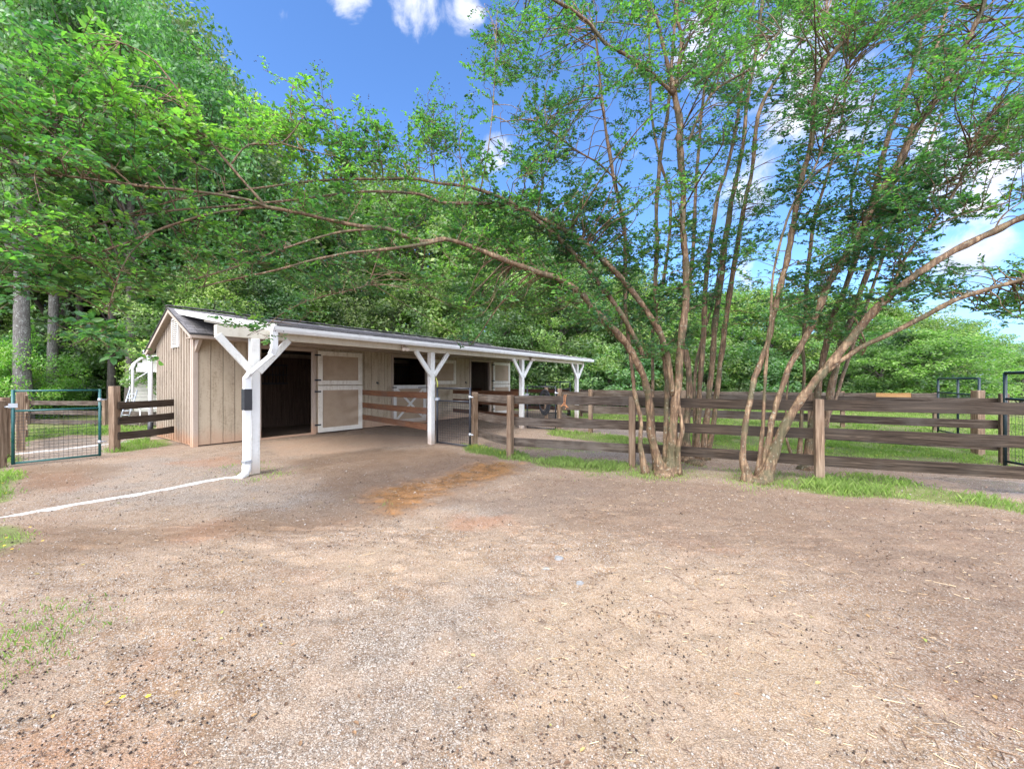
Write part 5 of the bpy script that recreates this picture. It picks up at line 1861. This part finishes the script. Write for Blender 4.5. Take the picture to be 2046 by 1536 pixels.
# shrub skirt hiding the forest floor
for i, (x, y, top) in enumerate([(-120, 11, 700), (-30, 11.5, 690), (60, 15, 690), (120, 15.2, 690), (180, 15, 695), (245, 14.6, 700), (300, 15, 700), (200, 15, 680), (100, 16, 680), (20, 16, 680), (290, 15.5, 680),
                                 (1010, 16.5, 700), (1060, 16, 706), (1110, 16.4, 700), (1160, 16, 704), (1215, 15.4, 700), (1275, 15.2, 702), (1335, 15.6, 700), (1400, 15.2, 706), (1465, 15.6, 700), (1530, 15.2, 705), (1600, 15.5, 702),
                                 (1670, 15.8, 700), (370, 18, 680), (1740, 14.5, 690), (1810, 14.0, 684), (960, 17, 690)]):
    plant(('shrub', i % 2), x, y, top, 1.35)
for (x, y, top, lb) in [(1840, 13.4, 668, 'broad light green bush behind the farther arched gate'), (1940, 14.2, 676, 'spreading light green bush at the right, beyond both arched gates'),
                        (2040, 15.5, 712, 'low light green bush at the right edge of the frame'), (1765, 13.6, 700, 'rounded light green bush just left of the farther arched gate')]:
    plant(('light', 1 if x > 1900 else 0), x, y, top, 2.1, lb, None, name='leafy_bush')['category'] = 'bush'


# ---------------------------------------------------------------- ground cover
def build_grass():
    rng = np.random.default_rng(77)
    Vs, Fs, Rs = [], [], []
    n0 = 0
    # (x0,x1,y0,y1,count,height,width)
    for (x0, x1, y0, y1, cnt, hh, ww) in [(-1.5, 12, 3.4, 10.5, 260000, 0.062, 0.0045), (-14, -5, 4.0, 10.5, 110000, 0.085, 0.007), (0, 20, 10.5, 20, 120000, 0.09, 0.013), (-14, -5, 10.5, 17, 45000, 0.09, 0.014), (-6, -3.4, 5.2, 7, 14000, 0.08, 0.006), (-4.6, -1.2, 1.5, 3.8, 42000, 0.05, 0.005)]:
        x = rng.uniform(x0, x1, cnt)
        y = rng.uniform(y0, y1, cnt)
        g = grass_mask(x, y)
        patch = fbm(x * 2.2, y * 2.2, 61)
        keep = rng.uniform(0, 1, cnt) < g * np.clip((patch - 0.34) * 3.4, 0.04, 1.0)
        bar = np.stack([x - B0.x, y - B0.y], -1)
        bu, bv = bar @ np.array(U_[:2]), bar @ np.array(V_[:2])
        keep &= ~((bu > 0.0 * S) & (bu < 8.6 * S) & (bv > 2.6 * S) & (bv < 4.8 * S))
        x, y, patch, g = x[keep], y[keep], patch[keep], g[keep]
        n = len(x)
        z = ground_z(x, y) - 0.003
        h = hh * rng.uniform(0.35, 1.15, n) * (0.55 + 0.9 * patch) * (0.6 + 0.4 * g)
        strip = mask(x, y, GRASS_STRONG[:2], 0.3, 0.1)
        h *= 1 + 0.6 * strip
        a = rng.uniform(0, 6.28, n)
        w = ww * rng.uniform(0.6, 1.3, n)
        lean = h * rng.uniform(0.1, 0.7, n)
        la = rng.uniform(0, 6.28, n)
        p = np.stack([x, y, z], -1)
        s = np.stack([np.cos(a), np.sin(a), np.zeros(n)], -1) * w[:, None] * 0.5
        ln = np.stack([np.cos(la), np.sin(la), np.zeros(n)], -1)
        up = np.array([0, 0, 1.0])
        v0, v1 = p - s, p + s
        v2 = p + s * 0.7 + up * (h * 0.6)[:, None] + ln * (lean * 0.35)[:, None]
        v3 = p + up * h[:, None] + ln * lean[:, None]
        V = np.stack([v0, v1, v2, v3], 1).reshape(-1, 3)
        Vs.append(V)
        Fs.append(np.arange(n * 4).reshape(n, 4) + n0)
        n0 += n * 4
        Rs.append(np.clip(rng.beta(2, 2, n) * 0.75 + patch * 0.3 - 0.08 + (rng.uniform(0, 1, n) > 0.93) * 0.6, 0, 1))
    o = array_mesh('grass', np.concatenate(Vs), np.concatenate(Fs), M['grass'], None, {'rnd': ('FACE', np.concatenate(Rs))})
    tag(o, 'short green grass and weeds along the fences and in the paddock', 'grass', kind='stuff')


build_grass()


def near_points(rng, n, ymin=1.0, ymax=6.0, power=1.6, spread=1.45):
    u = rng.uniform(0, 1, n) ** power
    Y = (ymin + (ymax - ymin) * u) * S
    X = rng.uniform(-1, 1, n) * Y * spread
    return X, Y


def mat_scatter(name, stops, rough=0.85):
    m, t = new_mat(name)
    r = t.n('ShaderNodeAttribute', attribute_name='rnd').outputs['Fac']
    finish(t, t.ramp(r, stops), rough)
    return m


def build_scatter():
    rng = np.random.default_rng(88)
    mg = mat_scatter('gravel_stone', [(0.0, (0.12, 0.085, 0.06)), (0.35, (0.22, 0.165, 0.12)), (0.7, (0.28, 0.24, 0.20)), (0.96, (0.37, 0.34, 0.30)), (1.0, (0.32, 0.17, 0.10))])
    X, Y = near_points(rng, 120000, 0.95, 5.2)
    k = rng.uniform(0, 1, len(X)) < np.clip(fbm(X * 0.9, Y * 0.9, 15) * 1.9 - 0.45, 0.12, 1)
    X, Y = X[k], Y[k]
    r = 0.0016 + rng.exponential(0.0013, len(X))
    r = np.clip(r, 0, 0.012) * (0.8 + Y * 0.10)
    pos = np.stack([X, Y, ground_z(X, Y) + r * 0.15], -1)
    o = octa(pos, r, 'gravel', mg, None, rng, 0.7)
    tag(o, 'small mixed grey and tan gravel stones in the yard', 'gravel')
    # fallen seed pods
    mp = mat_scatter('fallen_pod', [(0.0, (0.016, 0.011, 0.009)), (0.5, (0.040, 0.024, 0.017)), (1.0, (0.13, 0.07, 0.042))])
    X, Y = near_points(rng, 15000, 0.95, 5.6, 1.25, 1.4)
    dens = np.clip(fbm(X * 1.3, Y * 1.3, 19) * 2.6 - 0.85, 0.05, 1) * np.where(X > 0.9 * Y * 0.5, 0.35, 1.0)
    k = rng.uniform(0, 1, len(X)) < dens
    X, Y = X[k], Y[k]
    ex = rng.integers(0, len(X), 500)
    X = np.concatenate([X, X[ex] + rng.normal(0, 0.03, 500)])
    Y = np.concatenate([Y, Y[ex] + rng.normal(0, 0.03, 500)])
    r = rng.uniform(0.003, 0.0068, len(X)) * np.where(rng.uniform(0, 1, len(X)) > 0.93, 1.5, 1.0)
    o = octa(np.stack([X, Y, ground_z(X, Y) + r * 1.0], -1), r, 'seed_litter', mp, None, rng, 0.9)
    tag(o, 'dark fallen seed pods scattered over the yard', 'seed pods')
    # straw, twigs, needles
    ms = mat_scatter('straw_bit', [(0.0, (0.07, 0.04, 0.028)), (0.45, (0.16, 0.095, 0.062)), (0.75, (0.40, 0.28, 0.16)), (1.0, (0.60, 0.46, 0.28))])
    X, Y = near_points(rng, 9500, 0.95, 5.0, 1.2, 1.45)
    k = rng.uniform(0, 1, len(X)) < np.where(X > 0, 0.95, 0.22) * np.clip(fbm(X * 1.2, Y * 1.2, 29) * 2.2 - 0.6, 0.1, 1)
    X, Y = X[k], Y[k]
    n = len(X)
    a = rng.normal(2.6, 0.9, n)
    L = rng.uniform(0.012, 0.05, n) * np.where(rng.uniform(0, 1, n) > 0.97, 2.5, 1)
    w = rng.uniform(0.0010, 0.0022, n)
    d = np.stack([np.cos(a), np.sin(a), rng.uniform(-0.03, 0.06, n)], -1) * L[:, None] * 0.5
    s = np.stack([-np.sin(a), np.cos(a), np.zeros(n)], -1) * w[:, None]
    up = np.stack([np.zeros(n), np.zeros(n), w * 1.3], -1)
    p = np.stack([X, Y, ground_z(X, Y) + 0.003], -1)
    V = np.stack([p - d - s, p - d + s, p - d + up, p + d - s, p + d + s, p + d + up], 1).reshape(-1, 3)
    i = np.arange(n)[:, None, None] * 6
    Fc = (i + np.array([[0, 3, 5, 2], [1, 2, 5, 4], [0, 1, 4, 3]])[None]).reshape(-1, 4)
    o = array_mesh('straw_litter', V, Fc, ms, None, {'rnd': ('FACE', np.repeat(rng.uniform(0, 1, n), 3))})
    tag(o, 'loose straw bits and broken twigs lying on the earth', 'straw', kind='stuff')
    # fallen leaves
    X, Y = near_points(rng, 260, 1.0, 4.6, 1.1, 1.4)
    n = len(X)
    p = np.stack([X, Y, ground_z(X, Y) + 0.004], -1)
    a = rng.uniform(0, 6.28, n)
    d = np.stack([np.cos(a), np.sin(a), rng.uniform(0, 0.3, n)], -1)
    L = rng.uniform(0.012, 0.035, n)
    V, Fq = leaves_geo(p, unit(d), unit(np.array([0, 0, 1.0]) + rng.normal(0, 0.2, (n, 3))), L, L * 0.5)
    ml = mat_scatter('dead_leaf', [(0.0, (0.10, 0.055, 0.03)), (0.5, (0.24, 0.14, 0.07)), (0.8, (0.42, 0.26, 0.10)), (1.0, (0.20, 0.24, 0.06))])
    o = array_mesh('fallen_leaves', V, Fq, ml, None, {'rnd': ('FACE', np.repeat(rng.uniform(0, 1, n), 2))})
    tag(o, 'a few dry fallen leaves on the yard', 'leaves', kind='stuff')
    # flat pale stones
    stones = [(1116, 1113, .035), (1092, 1136, .03), (1158, 1163, .025)]
    for kx, (px, py, r) in enumerate(stones):
        c = W(px, py)
        mb = MB()
        rs = random.Random(kx)
        top = [c + Vector((math.cos(a) * r * rs.uniform(.7, 1.1), math.sin(a) * r * rs.uniform(.5, .9), 0.005 * rs.uniform(.5, 1.2))) for a in [q * math.pi / 4 for q in range(8)]]
        bot = [Vector((p_.x + (p_.x - c.x) * .25, p_.y + (p_.y - c.y) * .25, -0.02)) for p_ in top]
        mb.face(top)
        for q in range(8):
            mb.face([bot[q], bot[(q + 1) % 8], top[(q + 1) % 8], top[q]])
        o = mb.build('flat_stone', M['stone'])
        tag(o, ['pale flat stone, highest of the three in the middle of the yard', 'pale flat stone, middle of the three in the yard', 'pale flat stone, lowest of the three in the yard'][kx], 'stone', 'flat stones set in the yard')
    # yellow flowers
    my = plain('yellow_petal', (0.75, 0.52, 0.03), 0.6)
    fl = [(245, 1388), (296, 1386), (12, 1062), (24, 1085), (60, 1040), (85, 1068), (8, 1078), (5, 950), (12, 970)]
    P1 = []
    for (px, py) in fl:
        c = W(px, py + 20)
        P1.append((c.x, c.y, 0.035))
    x = rng.uniform(-0.7, 0.1, 70) * S
    y = rng.uniform(5.2, 6.1, 70) * S
    g = grass_mask(x, y) > 0.5
    P1 += [(a_, b_, 0.10) for a_, b_ in zip(x[g], y[g])]
    x = rng.uniform(3, 6, 160) * S
    y = rng.uniform(4.6, 7, 160) * S
    g = grass_mask(x, y) > 0.5
    P1 += [(a_, b_, 0.075) for a_, b_ in zip(x[g], y[g])]
    mb = MB()
    for (x, y, z) in P1:
        r = 0.011
        for q in range(5):
            a = q * 1.2566
            c = Vector((x, y, z))
            d = Vector((math.cos(a), math.sin(a), 0.25))
            s = Vector((-math.sin(a), math.cos(a), 0))
            mb.face([c, c + d * r * .6 + s * r * .4, c + d * r * 1.1, c + d * r * .6 - s * r * .4])
    o = mb.build('wildflowers', my)
    tag(o, 'tiny yellow wildflowers dotted through the grass', 'flowers', kind='stuff')


M['stone'] = plain('pale_stone', (0.20, 0.20, 0.195), 0.8, var=0.2, scale=40)
build_scatter()
print('crape leaves', n1, 'trees', TN[0], 'objects', len(bpy.data.objects))
